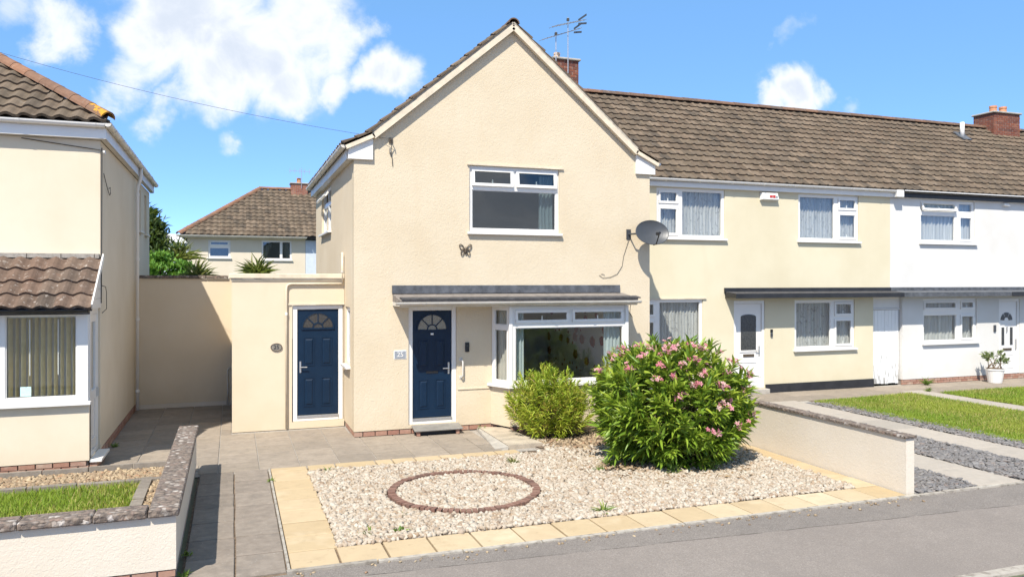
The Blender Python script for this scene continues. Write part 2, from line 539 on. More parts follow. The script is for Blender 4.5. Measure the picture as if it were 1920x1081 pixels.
leaf_mat('garden_leaf', [(0, (0.092, 0.216, 0.031)), (.5, (0.139, 0.308, 0.043)), (1, (0.216, 0.385, 0.062))], .6, .35)
leaf_mat('spiky_leaf', [(0, (.12, .15, .03)), (.5, (.18, .20, .045)), (1, (.26, .25, .08))], .6, .3)
leaf_mat('dry_leaf', [(0, (.22, .13, .06)), (.5, (.30, .20, .09)), (1, (.16, .09, .05))], .8, .1, (.3, .2, .1))
leaf_mat('petal', [(0, (0.612, 0.187, 0.255)), (.35, (0.663, 0.281, 0.332)), (.7, (0.680, 0.391, 0.399)), (.9, (0.697, 0.510, 0.476)), (1, (0.561, 0.128, 0.187))], .6, .35, (.8, .4, .42))
leaf_mat('pot_leaf', [(0, (.10, .15, .05)), (.5, (.18, .22, .10)), (1, (.28, .30, .16))], .6, .3)


def glass_mat(name, tint, boost):
    m, nt, b = newmat(name)
    nt.nodes.remove(b)
    t = nt.nodes.new('ShaderNodeBsdfTransparent')
    t.inputs['Color'].default_value = (*tint, 1)
    g = nt.nodes.new('ShaderNodeBsdfGlossy')
    g.inputs['Roughness'].default_value = .015
    g.inputs['Color'].default_value = (.95, .97, 1, 1)
    f = nt.nodes.new('ShaderNodeFresnel')
    gm = nt.nodes.new('ShaderNodeNewGeometry')
    nt.links.new(mrange(nt, gm.outputs['Backfacing'], 0, 1, 1.5, 1 / 1.5), f.inputs['IOR'])
    k = nt.nodes.new('ShaderNodeMath')
    k.operation = 'MULTIPLY'
    k.use_clamp = True
    nt.links.new(f.outputs[0], k.inputs[0])
    k.inputs[1].default_value = boost
    w = noise(nt, 1.7, 1, .5, 0, geo(nt))
    bm = nt.nodes.new('ShaderNodeBump')
    bm.inputs['Strength'].default_value = .12
    bm.inputs['Distance'].default_value = .02
    nt.links.new(w.outputs['Fac'], bm.inputs['Height'])
    nt.links.new(bm.outputs[0], g.inputs['Normal'])
    ms = nt.nodes.new('ShaderNodeMixShader')
    nt.links.new(k.outputs[0], ms.inputs[0])
    nt.links.new(t.outputs[0], ms.inputs[1])
    nt.links.new(g.outputs[0], ms.inputs[2])
    nt.links.new(ms.outputs[0], nt.nodes['Material Output'].inputs['Surface'])


glass_mat('glass', (.96, .975, .97), 1.15)
glass_mat('glass_grey', (.70, .74, .75), 1.7)
plain('obscure_glass', (.23, .21, .16), .12, .25, 40, .6, 0, .003, 60)
plain('obscure_dark', (.045, .038, .028), .12, .3, 40, .6, 0, .003, 60)
plain('obscure_charcoal', (.05, .052, .05), .2, .5, 60, .6, 0, .003, 60)


def door_paint():
    m, nt, b = newmat('door_blue')
    p = geo(nt)
    n = noise(nt, 3, 4, .6, 0, p)
    g = noise(nt, 4.0, 4, .6, .6, p, (30, 30, 2.0))
    c = mixc(nt, mrange(nt, n.outputs['Fac'], .3, .7), (.0018, .0130, .034), (.0024, .0165, .042))
    sc = noise(nt, 45, 2, .5, 0, p)
    c = mixc(nt, mrange(nt, sc.outputs['Fac'], .70, .78, 0, .35), c, (.06, .08, .11))
    nt.links.new(c, b.inputs['Base Color'])
    b.inputs['Roughness'].default_value = .45
    b.inputs['Specular IOR Level'].default_value = .28
    bump(nt, b, g.outputs['Fac'], .35, .002)


door_paint()


def curtain_mat(name, c, dark, pattern=True, trans=.3):
    m, nt, b = newmat(name)
    p = geo(nt)
    fold_shade = noise(nt, 1.0, 3, .6, 0, p, (16, 16, .35))  # shade of the folds put into the cloth colour as vertical streaks
    cc = mixc(nt, mrange(nt, fold_shade.outputs['Fac'], .34, .66), c, tuple(x * .66 for x in c))
    if pattern:
        lace = noise(nt, 1.0, 4, .7, 2.2, p, (9, 9, 4.0))
        lm = mrange(nt, lace.outputs['Fac'], .55, .64, 0, .75)
        cc = mixc(nt, lm, cc, dark)
    nt.links.new(cc, b.inputs['Base Color'])
    b.inputs['Roughness'].default_value = .9
    b.inputs['Specular IOR Level'].default_value = .1
    tr = nt.nodes.new('ShaderNodeBsdfTranslucent')
    nt.links.new(cc, tr.inputs['Color'])
    ms = nt.nodes.new('ShaderNodeMixShader')
    ms.inputs[0].default_value = trans
    nt.links.new(b.outputs[0], ms.inputs[1]); nt.links.new(tr.outputs[0], ms.inputs[2])
    nt.links.new(ms.outputs[0], nt.nodes['Material Output'].inputs['Surface'])


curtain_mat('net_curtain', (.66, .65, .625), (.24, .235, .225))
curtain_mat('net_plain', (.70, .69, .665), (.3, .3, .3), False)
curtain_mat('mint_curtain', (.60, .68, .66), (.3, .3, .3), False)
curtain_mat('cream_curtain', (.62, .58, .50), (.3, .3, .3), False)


def leaf_print():
    """pale wallpaper printed with dark red motifs"""
    m, nt, b = newmat('leaf_wallpaper')
    p = geo(nt)
    base = noise(nt, 1.2, 3, .6, 0, p)
    c = mixc(nt, mrange(nt, base.outputs['Fac'], .3, .7), (.80, .76, .68), (.70, .66, .58))
    mp = nt.nodes.new('ShaderNodeMapping')
    mp.inputs['Scale'].default_value = (2.0, 2.0, 2.4)
    nt.links.new(p, mp.inputs['Vector'])
    wob = noise(nt, 22, 2, .5, 0, p)
    for sc, lim, wamp in ((1.0, .36, .20), (2.3, .24, .12)):
        v = nt.nodes.new('ShaderNodeTexVoronoi')
        v.inputs['Scale'].default_value = sc
        v.inputs['Randomness'].default_value = .75
        nt.links.new(mp.outputs[0], v.inputs['Vector'])
        k = nt.nodes.new('ShaderNodeMath'); k.operation = 'MULTIPLY_ADD'
        nt.links.new(wob.outputs['Fac'], k.inputs[0]); k.inputs[1].default_value = wamp; nt.links.new(v.outputs['Distance'], k.inputs[2])
        c = mixc(nt, mrange(nt, k.outputs[0], lim, lim + .03, 1, 0), c, (.28, .022, .016))
    nt.links.new(c, b.inputs['Base Color'])
    b.inputs['Roughness'].default_value = .9


leaf_print()


def flaky_paint():
    m, nt, b = newmat('flaky_white')
    p = geo(nt)
    sx = nt.nodes.new('ShaderNodeSeparateXYZ')
    nt.links.new(p, sx.inputs[0])
    n = noise(nt, 1.0, 6, .7, 0, p, (26, 26, 3.2))
    hi = mrange(nt, sx.outputs['Z'], .0, 1.9, .475, .66)
    s = nt.nodes.new('ShaderNodeMath'); s.operation = 'SUBTRACT'
    nt.links.new(n.outputs['Fac'], s.inputs[0]); nt.links.new(hi, s.inputs[1])
    c = mixc(nt, mrange(nt, s.outputs[0], 0, .06), (.78, .77, .75), (.30, .29, .27))
    nt.links.new(c, b.inputs['Base Color'])
    b.inputs['Roughness'].default_value = .7


flaky_paint()


def M(n):
    return MATS[n]


# ------------------------------------------------------------------ mesh helpers
ORG = {}


class Fr:
    """a wall frame: u along the wall, n outwards, z up"""
    def __init__(s, o, u, n):
        s.o, s.u, s.n = Vector((o[0], o[1], 0)), Vector((u[0], u[1], 0)).normalized(), Vector((n[0], n[1], 0)).normalized()

    def p(s, u, n, z):
        v = s.o + s.u * u + s.n * n
        return Vector((v.x, v.y, z))


WORLD = Fr((0, 0), (1, 0), (0, 1))


def front(Y):
    """faces the street: u = world x, n = towards the street"""
    return Fr((0, Y), (1, 0), (0, -1))


class MB:
    def __init__(s):
        s.v, s.f, s.r = [], [], []

    def face(s, pts, r=0.0):
        i = len(s.v)
        s.v += [tuple(p) for p in pts]
        s.f.append(tuple(range(i, i + len(pts))))
        s.r.append(r)

    def hexa(s, p, r=0.0):
        """p: 8 corners, 0-3 bottom ring, 4-7 top ring"""
        i = len(s.v)
        s.v += [tuple(q) for q in p]
        a, b, c = Vector(p[1]) - Vector(p[0]), Vector(p[3]) - Vector(p[0]), Vector(p[4]) - Vector(p[0])
        fs = [(0, 3, 2, 1), (4, 5, 6, 7), (0, 1, 5, 4), (1, 2, 6, 5), (2, 3, 7, 6), (3, 0, 4, 7)]
        if a.cross(b).dot(c) < 0:
            fs = [tuple(reversed(f)) for f in fs]
        for f in fs:
            s.f.append(tuple(i + k for k in f))
            s.r.append(r)

    def box(s, x0, x1, y0, y1, z0, z1, F=WORLD, r=0.0):
        s.hexa([F.p(x0, y0, z0), F.p(x1, y0, z0), F.p(x1, y1, z0), F.p(x0, y1, z0),
                F.p(x0, y0, z1), F.p(x1, y0, z1), F.p(x1, y1, z1), F.p(x0, y1, z1)], r)
        return s

    def bar(s, a, b, w, h, up=(0, 0, 1), r=0.0):
        """square bar from a to b, w across and h along up"""
        a, b, up = Vector(a), Vector(b), Vector(up)
        d = (b - a).normalized()
        if abs(d.dot(up)) > .98:
            up = Vector((1, 0, 0))
        sd = d.cross(up).normalized() * (w / 2)
        u = sd.cross(d).normalized() * (h / 2)
        s.hexa([a - sd - u, a + sd - u, b + sd - u, b - sd - u, a - sd + u, a + sd + u, b + sd + u, b - sd + u], r)
        return s

    def prism(s, poly, ext, r=0.0):
        """extrude a planar polygon (3d points) by vector ext"""
        ext = Vector(ext)
        n = len(poly)
        P0 = [Vector(q) for q in poly]
        P1 = [q + ext for q in P0]
        nrm = Vector((0, 0, 0))
        for i in range(n):
            nrm += P0[i].cross(P0[(i + 1) % n])
        if nrm.dot(ext) > 0:
            P0.reverse(); P1.reverse()
        s.face(P0, r)
        s.face(list(reversed(P1)), r)
        for i in range(n):
            j = (i + 1) % n
            s.face([P0[j], P0[i], P1[i], P1[j]], r)
        return s

    def tube(s, pts, rad, n=8, cap=True, r=0.0):
        pts = [Vector(p) for p in pts]
        rads = rad if isinstance(rad, (list, tuple)) else [rad] * len(pts)
        rings = []
        ref = None
        for i, p in enumerate(pts):
            d = (pts[min(i + 1, len(pts) - 1)] - pts[max(i - 1, 0)]).normalized()
            if ref is None:
                ref = Vector((0, 0, 1)) if abs(d.z) < .9 else Vector((1, 0, 0))
            a = d.cross(ref).normalized()
            b = a.cross(d).normalized()
            ref = b
            i0 = len(s.v)
            for k in range(n):
                t = 2 * PI * k / n
                s.v.append(tuple(p + (a * math.cos(t) + b * math.sin(t)) * rads[i]))
            rings.append(i0)
        for q in range(len(rings) - 1):
            for k in range(n):
                k2 = (k + 1) % n
                s.f.append((rings[q] + k, rings[q] + k2, rings[q + 1] + k2, rings[q + 1] + k)); s.r.append(r)
        if cap:
            s.f.append(tuple(rings[0] + k for k in reversed(range(n)))); s.r.append(r)
            s.f.append(tuple(rings[-1] + k for k in range(n))); s.r.append(r)
        return s

    def wall(s, F, u0, u1, z0, z1, holes, t, n=0.0):
        """slab with rectangular openings; outer face at n, inner face at n - t"""
        us = sorted({u0, u1} | {h[i] for h in holes for i in (0, 1) if u0 < h[i] < u1})
        zs = sorted({z0, z1} | {h[i] for h in holes for i in (2, 3) if z0 < h[i] < z1})
        def solid(i, j):
            if i < 0 or j < 0 or i >= len(us) - 1 or j >= len(zs) - 1:
                return False
            cu, cz = (us[i] + us[i + 1]) / 2, (zs[j] + zs[j + 1]) / 2
            return not any(h[0] < cu < h[1] and h[2] < cz < h[3] for h in holes)
        flip = F.u.cross(Vector((0, 0, 1))).dot(F.n) < 0
        def q(pts):
            s.face(list(reversed(pts)) if flip else pts)
        for i in range(len(us) - 1):
            for j in range(len(zs) - 1):
                if not solid(i, j):
                    continue
                a, b, c, d = us[i], us[i + 1], zs[j], zs[j + 1]
                q([F.p(a, n, c), F.p(b, n, c), F.p(b, n, d), F.p(a, n, d)])
                q([F.p(b, n - t, c), F.p(a, n - t, c), F.p(a, n - t, d), F.p(b, n - t, d)])
                if not solid(i - 1, j):
                    q([F.p(a, n - t, c), F.p(a, n, c), F.p(a, n, d), F.p(a, n - t, d)])
                if not solid(i + 1, j):
                    q([F.p(b, n, c), F.p(b, n - t, c), F.p(b, n - t, d), F.p(b, n, d)])
                if not solid(i, j - 1):
                    q([F.p(a, n - t, c), F.p(b, n - t, c), F.p(b, n, c), F.p(a, n, c)])
                if not solid(i, j + 1):
                    q([F.p(a, n, d), F.p(b, n, d), F.p(b, n - t, d), F.p(a, n - t, d)])
        return s

    def mesh(s, name, mat, org=Vector((0, 0, 0)), smooth=False):
        me = bpy.data.meshes.new(name)
        ox, oy, oz = org
        me.from_pydata([(x - ox, y - oy, z - oz) for x, y, z in s.v], [], s.f)
        if any(s.r):
            a = me.attributes.new('rnd', 'FLOAT', 'FACE')
            a.data.foreach_set('value', s.r)
        if mat:
            me.materials.append(M(mat))
        if smooth:
            me.polygons.foreach_set('use_smooth', [True] * len(me.polygons))
        me.update()
        return me

    def build(s, name, mat, parent=None, org=None, smooth=False, bevel=0, weld=False):
        if org is None:
            org = ORG[parent.name] if parent else Vector((0, 0, 0))
        org = Vector(org)
        me = s.mesh(name, mat, org, smooth)
        o = bpy.data.objects.new(name, me)
        col.objects.link(o)
        if parent:
            o.parent = parent
        else:
            o.location = org
        ORG[o.name] = org
        if bevel:
            if len(s.f) > 6:
                bmx = bmesh.new(); bmx.from_mesh(me)
                bmesh.ops.remove_doubles(bmx, verts=bmx.verts, dist=1e-5)
                bmx.to_mesh(me); bmx.free()
            b = o.modifiers.new('bevel', 'BEVEL')
            b.width = bevel
            b.segments = 1
            b.limit_method = 'ANGLE'
        return o


def thing(name, label, cat, loc=(0, 0, 0), group=None):
    o = bpy.data.objects.new(name, None)
    o.empty_display_size = .2
    col.objects.link(o)
    o.location = loc
    ORG[o.name] = Vector(loc)
    o['label'] = label
    o['category'] = cat
    if group:
        o['group'] = group
    return o


def tag(o, label, cat, group=None):
    o['label'] = label
    o['category'] = cat
    if group:
        o['group'] = group
    return o


def struct(o):
    o['kind'] = 'structure'
    return o


def stuff(o):
    o['kind'] = 'stuff'
    return o


def inst(name, me, parent, mat4):
    """one more copy of a shared mesh as a part; mat4 in world space"""
    o = bpy.data.objects.new(name, me)
    col.objects.link(o)
    o.parent = parent
    m = mat4.copy()
    m.translation = m.translation - ORG[parent.name]
    o.matrix_local = m
    return o


def basis(p, x, y, z):
    return Matrix(((x.x, y.x, z.x, p.x), (x.y, y.y, z.y, p.y), (x.z, y.z, z.z, p.z), (0, 0, 0, 1)))


def ellipse_disc(mb, c, a, b, rx, rz, depth, n=24):
    """oval plate: c centre, a and b unit axes, depth along a x b"""
    nrm = a.cross(b).normalized()
    ring = [c + a * (rx * math.cos(2 * PI * k / n)) + b * (rz * math.sin(2 * PI * k / n)) for k in range(n)]
    mb.prism(ring, nrm * depth)


def letters(text, size, F, u, z, n, mat, name, parent=None, org=None, ext=.004):
    cu = bpy.data.curves.new(name, 'FONT')
    cu.body = text
    cu.size = size
    cu.extrude = ext
    cu.align_x = 'CENTER'
    cu.align_y = 'CENTER'
    tmp = bpy.data.objects.new('tmp_text', cu)
    col.objects.link(tmp)
    dg = bpy.context.evaluated_depsgraph_get()
    dg.update()
    me = bpy.data.meshes.new_from_object(tmp.evaluated_get(dg))
    bpy.data.objects.remove(tmp)
    me.name = name
    me.materials.clear()
    me.materials.append(M(mat))
    mb = basis(F.p(u, n, z), F.u, Vector((0, 0, 1)), F.n)
    org = ORG[parent.name] if parent else org
    mb.translation = mb.translation - org
    me.transform(mb)
    o = bpy.data.objects.new(name, me)
    col.objects.link(o)
    if parent:
        o.parent = parent
    ORG[o.name] = org
    return o


# ------------------------------------------------------------------ numpy scatter of many small pieces
def scatter(name, tv, tf, P, X, Y, Z, S, mat, parent=None, org=(0, 0, 0), rv=None, smooth=False):
    """template verts tv (k,3), faces tf (m,4 or 3); P centres, X/Y/Z axes (n,3), S scales (n,3)"""
    tv = np.asarray(tv, float)
    tf = np.asarray(tf, int)
    n, k = len(P), len(tv)
    V = (P[:, None, :] + tv[None, :, 0:1] * (X * S[:, 0:1])[:, None, :] + tv[None, :, 1:2] * (Y * S[:, 1:2])[:, None, :]
         + tv[None, :, 2:3] * (Z * S[:, 2:3])[:, None, :])
    V = V.reshape(-1, 3) - np.asarray(org)
    Fc = (tf[None] + (np.arange(n) * k)[:, None, None]).reshape(-1, tf.shape[1])
    me = bpy.data.meshes.new(name)
    me.vertices.add(len(V))
    me.vertices.foreach_set('co', V.astype(np.float32).ravel())
    me.loops.add(Fc.size)
    me.loops.foreach_set('vertex_index', Fc.astype(np.int32).ravel())
    me.polygons.add(len(Fc))
    me.polygons.foreach_set('loop_start', (np.arange(len(Fc)) * tf.shape[1]).astype(np.int32))
    if smooth:
        me.polygons.foreach_set('use_smooth', np.ones(len(Fc), bool))
    me.update(calc_edges=True)
    if rv is None:
        rv = nrg.random(n)
    a = me.attributes.new('rnd', 'FLOAT', 'FACE')
    a.data.foreach_set('value', np.repeat(rv, len(tf)).astype(np.float32))
    me.materials.append(M(mat))
    o = bpy.data.objects.new(name, me)
    col.objects.link(o)
    if parent:
        o.parent = parent
    else:
        o.location = org
    ORG[o.name] = Vector(org)
    return o


def unit(a):
    return a / np.maximum(np.linalg.norm(a, axis=1, keepdims=True), 1e-9)


BOXV = [(-1, -1, -1), (1, -1, -1), (1, 1, -1), (-1, 1, -1), (-.75, -.7, 1), (.8, -.75, 1), (.7, .8, 1), (-.8, .65, 1)]
BOXF = [(0, 3, 2, 1), (4, 5, 6, 7), (0, 1, 5, 4), (1, 2, 6, 5), (2, 3, 7, 6), (3, 0, 4, 7)]


def stones(name, pts, mat, size, flat=.45, tilt=.5, org=(0, 0, 0), parent=None, z=0.0):
    n = len(pts)
    th = nrg.random(n) * 2 * PI
    Zv = unit(np.c_[nrg.normal(0, tilt, n), nrg.normal(0, tilt, n), np.ones(n)])
    Xv = np.c_[np.cos(th), np.sin(th), np.zeros(n)]
    Xv = unit(Xv - Zv * np.sum(Xv * Zv, 1, keepdims=True))
    Yv = np.cross(Zv, Xv)
    s = size * (.55 + .9 * nrg.random(n))
    S = np.c_[s * (.8 + .8 * nrg.random(n)), s * (.45 + .4 * nrg.random(n)), s * flat * (.6 + .7 * nrg.random(n))] * .5
    P = np.c_[pts[:, 0], pts[:, 1], z + S[:, 2] * .6 + size * .35 * nrg.random(n)]
    return stuff(scatter(name, BOXV, BOXF, P, Xv, Yv, Zv, S, mat, parent, org))


# leaf template: length along y, V-fold across x, droops along z
def leaf_template(droop=.25, w=(.25, 1.0, .75, .04), pos=(0, .3, .7, 1.0), fold=.18):
    v, f = [], []
    for ww, s in zip(w, pos):
        z = -droop * s * s
        v += [(-ww / 2, s, z + fold * ww * .5), (0, s, z), (ww / 2, s, z + fold * ww * .5)]
    for i in range(len(w) - 1):
        a = i * 3
        f += [(a, a + 1, a + 4, a + 3), (a + 1, a + 2, a + 5, a + 4)]
    return v, f


def leaves(name, P, D, length, width, mat, parent=None, org=(0, 0, 0), droop=.25, roll=.6, rv=None):
    """P bases (n,3), D directions (n,3), length/width arrays"""
    n = len(P)
    D = unit(D)
    up = np.tile([0, 0, 1.0], (n, 1)) + nrg.normal(0, roll, (n, 3))
    X = unit(np.cross(D, up))
    Z = np.cross(X, D)
    tv, tf = leaf_template(droop)
    S = np.c_[width, length, length]
    return scatter(name, tv, tf, P, X, D, Z, S, mat, parent, org, rv)


# ------------------------------------------------------------------ windows and doors
def ring_bars(mb, F, u0, u1, z0, z1, w, n0, n1):
    mb.box(u0, u1, n0, n1, z0, z0 + w, F)
    mb.box(u0, u1, n0, n1, z1 - w, z1, F)
    mb.box(u0, u0 + w, n0, n1, z0 + w, z1 - w, F)
    mb.box(u1 - w, u1, n0, n1, z0 + w, z1 - w, F)


def window(house, F, u0, u1, z0, z1, lights, n=-.045, sill=.05, sill_out=.075, frame_mat='upvc', glass='glass', head=False, sill_mat=None, sill_w=.045):
    """lights: (u0,u1,z0,z1,kind) openings; kind f fixed, s sash, o sash hung open at the top"""
    mb = MB()
    mb.wall(F, u0, u1, z0, z1, [l[:4] for l in lights], .07, n)
    w = mb.build('window', frame_mat, house, bevel=.004)
    for l in lights:
        a, b, c, d, kind = l[:5]
        ang = l[5] if len(l) > 5 else 0
        if kind == 'f':
            q = MB()
            ring_bars(q, F, a, b, c, d, .014, n - .035, n - .012)
            q.build('glazing_bead', frame_mat, w)
            MB().box(a + .004, b - .004, n - .040, n - .034, c + .004, d - .004, F).build('pane', glass, w)
        else:
            g = .014
            q = MB()
            ring_bars(q, F, a - g, b + g, c - g, d + g, .058, n - .03, n + .02)
            pn = MB().box(a + .044, b - .044, n - .008, n - .002, c + .044, d - .044, F)
            hd = None
            if (b - a) > .5:
                hd = MB()
                uc = (a + b) / 2
                hd.box(uc - .012, uc + .012, n - .028, n - .014, c + .05, c + .12, F)
            if kind == 'o':
                for mm in (q, pn, hd):
                    if mm:
                        mm.v = [tuple(piv_rot(Vector(v), F, n, d + g, ang)) for v in mm.v]
            q.build('sash', frame_mat, w, bevel=.004)
            pn.build('pane', glass, w)
            if hd:
                hd.build('window_handle', 'upvc', w)
    if sill:
        s = MB()
        s.box(u0 - sill_w, u1 + sill_w, n - .02, sill_out, z0 - sill, z0 - .004, F)
        s.build('sill', sill_mat or frame_mat, w, bevel=.006)
    if head:
        s = MB()
        s.box(u0 - .05, u1 + .08, .002, .035, z1 + .003, z1 + .035, F)
        s.build('drip_moulding', head, w)
    return w


def piv_rot(v, F, n, z, ang):
    """rotate a point outwards about the top edge line (n, z)"""
    base = F.p(0, n, z)
    d = v - base
    du, dn, dz = d.dot(F.u), d.dot(F.n), d.z
    c, s = math.cos(ang), math.sin(ang)
    dn2, dz2 = dn * c - dz * s, dn * s + dz * c
    return base + F.u * du + F.n * dn2 + Vector((0, 0, dz2))


def arc_sector(mb, F, uc, zc, r0, r1, a0, a1, n0, n1, k=8):
    pts = []
    if r0 > 0:
        pts += [F.p(uc + r0 * math.cos(a0 + (a1 - a0) * i / k), n0, zc + r0 * math.sin(a0 + (a1 - a0) * i / k)) for i in range(k + 1)]
    else:
        pts.append(F.p(uc, n0, zc))
    pts += [F.p(uc + r1 * math.cos(a1 + (a0 - a1) * i / k), n0, zc + r1 * math.sin(a1 + (a0 - a1) * i / k)) for i in range(k + 1)]
    mb.prism(pts, F.n * (n1 - n0))


def blue_door(house, F, u0, u1, z0, z1, n, glass, handle_side, name_label):
    """composite door: frame u0..u1, z0..z1 at depth n"""
    fr = MB()
    fw = .085
    fr.box(u0, u0 + fw, n - .08, n, z0, z1, F)
    fr.box(u1 - fw, u1, n - .08, n, z0, z1, F)
    fr.box(u0 + fw, u1 - fw, n - .08, n, z1 - .07, z1, F)
    fr.box(u0 + fw, u1 - fw, n - .08, n + .012, z0, z0 + .05, F)
    door = fr.build('door', 'upvc', house, bevel=.005)
    door['label'] = name_label
    a, b, c, d = u0 + fw + .004, u1 - fw - .004, z0 + .115, z1 - .074
    MB().box(a - .006, b + .006, n - .05, n + .018, z0 + .052, z0 + .108, F).build('threshold', 'steel', door, bevel=.004)
    W, Hh = b - a, d - c
    m = n - .028
    leaf = MB().box(a, b, m - .044, m, c, d, F).build('door_leaf', 'door_blue', door, bevel=.003)
    uc = (a + b) / 2
    zc = d - .36
    R1 = W * .37
    # fanlight: dark moulding, four wedge panes, hub
    mo = MB()
    arc_sector(mo, F, uc, zc, R1, R1 + .028, 0, PI, m + .001, m + .022, 16)
    mo.box(uc - R1 - .028, uc + R1 + .028, m + .001, m + .022, zc - .03, zc - .001, F)
    arc_sector(mo, F, uc, zc, R1 * .30, R1 * .30 + .020, 0, PI, m + .001, m + .020, 10)
    for k in (1, 2, 3):
        t = PI * k / 4
        mo.bar(F.p(uc + math.cos(t) * R1 * .34, m + .010, zc + math.sin(t) * R1 * .34), F.p(uc + math.cos(t) * R1, m + .010, zc + math.sin(t) * R1), .016, .018, F.n)
    mo.build('fanlight_moulding', 'door_blue', door)
    for k in range(4):
        q = MB()
        arc_sector(q, F, uc, zc, R1 * .30 + .02, R1, PI * k / 4 + .03, PI * (k + 1) / 4 - .03, m + .0005, m + .005, 6)
        q.build('fanlight_pane', glass, door)
    q = MB()
    arc_sector(q, F, uc, zc, 0, R1 * .30, 0, PI, m + .0005, m + .005, 8)
    q.build('fanlight_pane', glass, door)
    # four moulded panels
    pw = W * .27
    for (pu, pa, pb) in ((uc - W * .215, c + .16, c + .16 + Hh * .275), (uc + W * .215, c + .16, c + .16 + Hh * .275),
                         (uc - W * .215, c + Hh * .465, c + Hh * .465 + Hh * .27), (uc + W * .215, c + Hh * .465, c + Hh * .465 + Hh * .27)):
        q = MB()
        ring_bars(q, F, pu - pw / 2, pu + pw / 2, pa, pb, .016, m + .0005, m + .009)
        x0, x1, za, zb = pu - pw / 2 + .032, pu + pw / 2 - .032, pa + .032, pb - .032
        t = .024
        q.hexa([F.p(x0, m + .0005, za), F.p(x1, m + .0005, za), F.p(x1, m + .0005, zb), F.p(x0, m + .0005, zb),
                F.p(x0 + t, m + .012, za + t), F.p(x1 - t, m + .012, za + t), F.p(x1 - t, m + .012, zb - t), F.p(x0 + t, m + .012, zb - t)])
        q.build('door_panel', 'door_blue', door)
    # lever handle
    hu = a + .055 if handle_side < 0 else b - .055
    hz = c + Hh * .455
    q = MB().box(hu - .016, hu + .016, m, m + .012, hz - .11, hz + .11, F)
    q.tube([F.p(hu, m + .012, hz), F.p(hu, m + .055, hz), F.p(hu - handle_side * .125, m + .058, hz)], .010, 8)
    q.build('door_handle', 'steel', door, smooth=False)
    if handle_side > 0:
        MB().box(uc - .028, uc + .028, m, m + .010, zc - .10, zc - .065, F).build('knocker_plate', 'upvc', door, bevel=.003)
        MB().box(uc - .115, uc + .115, m, m + .010, hz - .09, hz - .045, F).build('letter_plate', 'black_plastic', door, bevel=.003)
    return door


def curtain(label, F, u0, u1, z0, z1, n, mat, amp=.018, wl=.09, cat='curtain', name='curtain', swag=0.0, group=None):
    mb = MB()
    nx = max(8, int((u1 - u0) / wl * 6))
    nz = 6
    pts = []
    ph = rng.random() * 6
    for i in range(nx + 1):
        t = i / nx
        u = u0 + (u1 - u0) * t
        rowp = []
        for j in range(nz + 1):
            s = j / nz
            off = amp * math.sin(2 * PI * (u / wl) + ph + .5 * math.sin(u * 3 + s * 2)) + amp * .4 * math.sin(2 * PI * u / (wl * 2.7) + 1 + s)
            uu = u
            if swag:
                uu = u0 + (u - u0) * (1 - abs(swag) * (1 - s) ** 1.5) if swag > 0 else u1 - (u1 - u) * (1 - abs(swag) * (1 - s) ** 1.5)
            rowp.append(F.p(uu, n + off, z0 + (z1 - z0) * s))
        pts.append(rowp)
    base = F.p((u0 + u1) / 2, n, z0)
    i0 = 0
    for i in range(nx + 1):
        mb.v += [tuple(p) for p in pts[i]]
    for i in range(nx):
        for j in range(nz):
            a = i * (nz + 1) + j
            mb.f.append((a, a + nz + 1, a + nz + 2, a + 1)); mb.r.append(0)
    o = mb.build(name, mat, None, org=base, smooth=True)
    return tag(o, label, cat, group or 'curtains behind the windows')


def gutter(house, a, b, r, mat, out, name='gutter', clips=0.0, up=.0):
    """half-round channel from a to b; out = unit vector away from the wall"""
    a, b, out = Vector(a), Vector(b), Vector(out)
    prof = []
    for k in range(9):
        t = PI + PI * k / 8
        prof.append((math.cos(t) * r, math.sin(t) * r))
    for k in range(8, -1, -1):
        t = PI + PI * k / 8
        prof.append((math.cos(t) * (r - .006), math.sin(t) * (r - .006)))
    poly = [a + out * x + Vector((0, 0, z)) for x, z in prof]
    mb = MB()
    n = len(poly)
    ext = b - a
    P1 = [p + ext for p in poly]
    for i in range(n):
        j = (i + 1) % n
        mb.face([poly[i], poly[j], P1[j], P1[i]])
    mb.face(poly); mb.face(list(reversed(P1)))
    # end stops
    half = [a + out * x + Vector((0, 0, z)) for x, z in prof[:9]]
    mb.prism(half, ext.normalized() * .006)
    mb.prism([p + ext for p in half], ext.normalized() * -.006)
    g = mb.build(name, mat, house)
    if clips:
        L = ext.length
        k = clips * .6
        while k < L:
            c = a + ext.normalized() * k
            q = MB()
            rr = r + .007
            pr = [c + out * (math.cos(PI + PI * i / 8) * rr) + Vector((0, 0, math.sin(PI + PI * i / 8) * rr)) for i in range(9)]
            pr2 = [c + out * (math.cos(PI + PI * i / 8) * (r + .001)) + Vector((0, 0, math.sin(PI + PI * i / 8) * (r + .001))) for i in range(8, -1, -1)]
            q.prism(pr + pr2, ext.normalized() * .04)
            q.build('gutter_bracket', mat, g)
            k += clips
    return g


# ------------------------------------------------------------------ roof tiles
TILE = {}


def tile_mesh(mat, w, length, amp=.024, lip=.046, roll=False):
    key = (mat, w, length, roll)
    if key in TILE:
        return TILE[key]
    mb = tile_geom(w, length, amp, lip, roll)
    TILE[key] = (mb.mesh('roof_tile', mat), mb)
    return TILE[key]


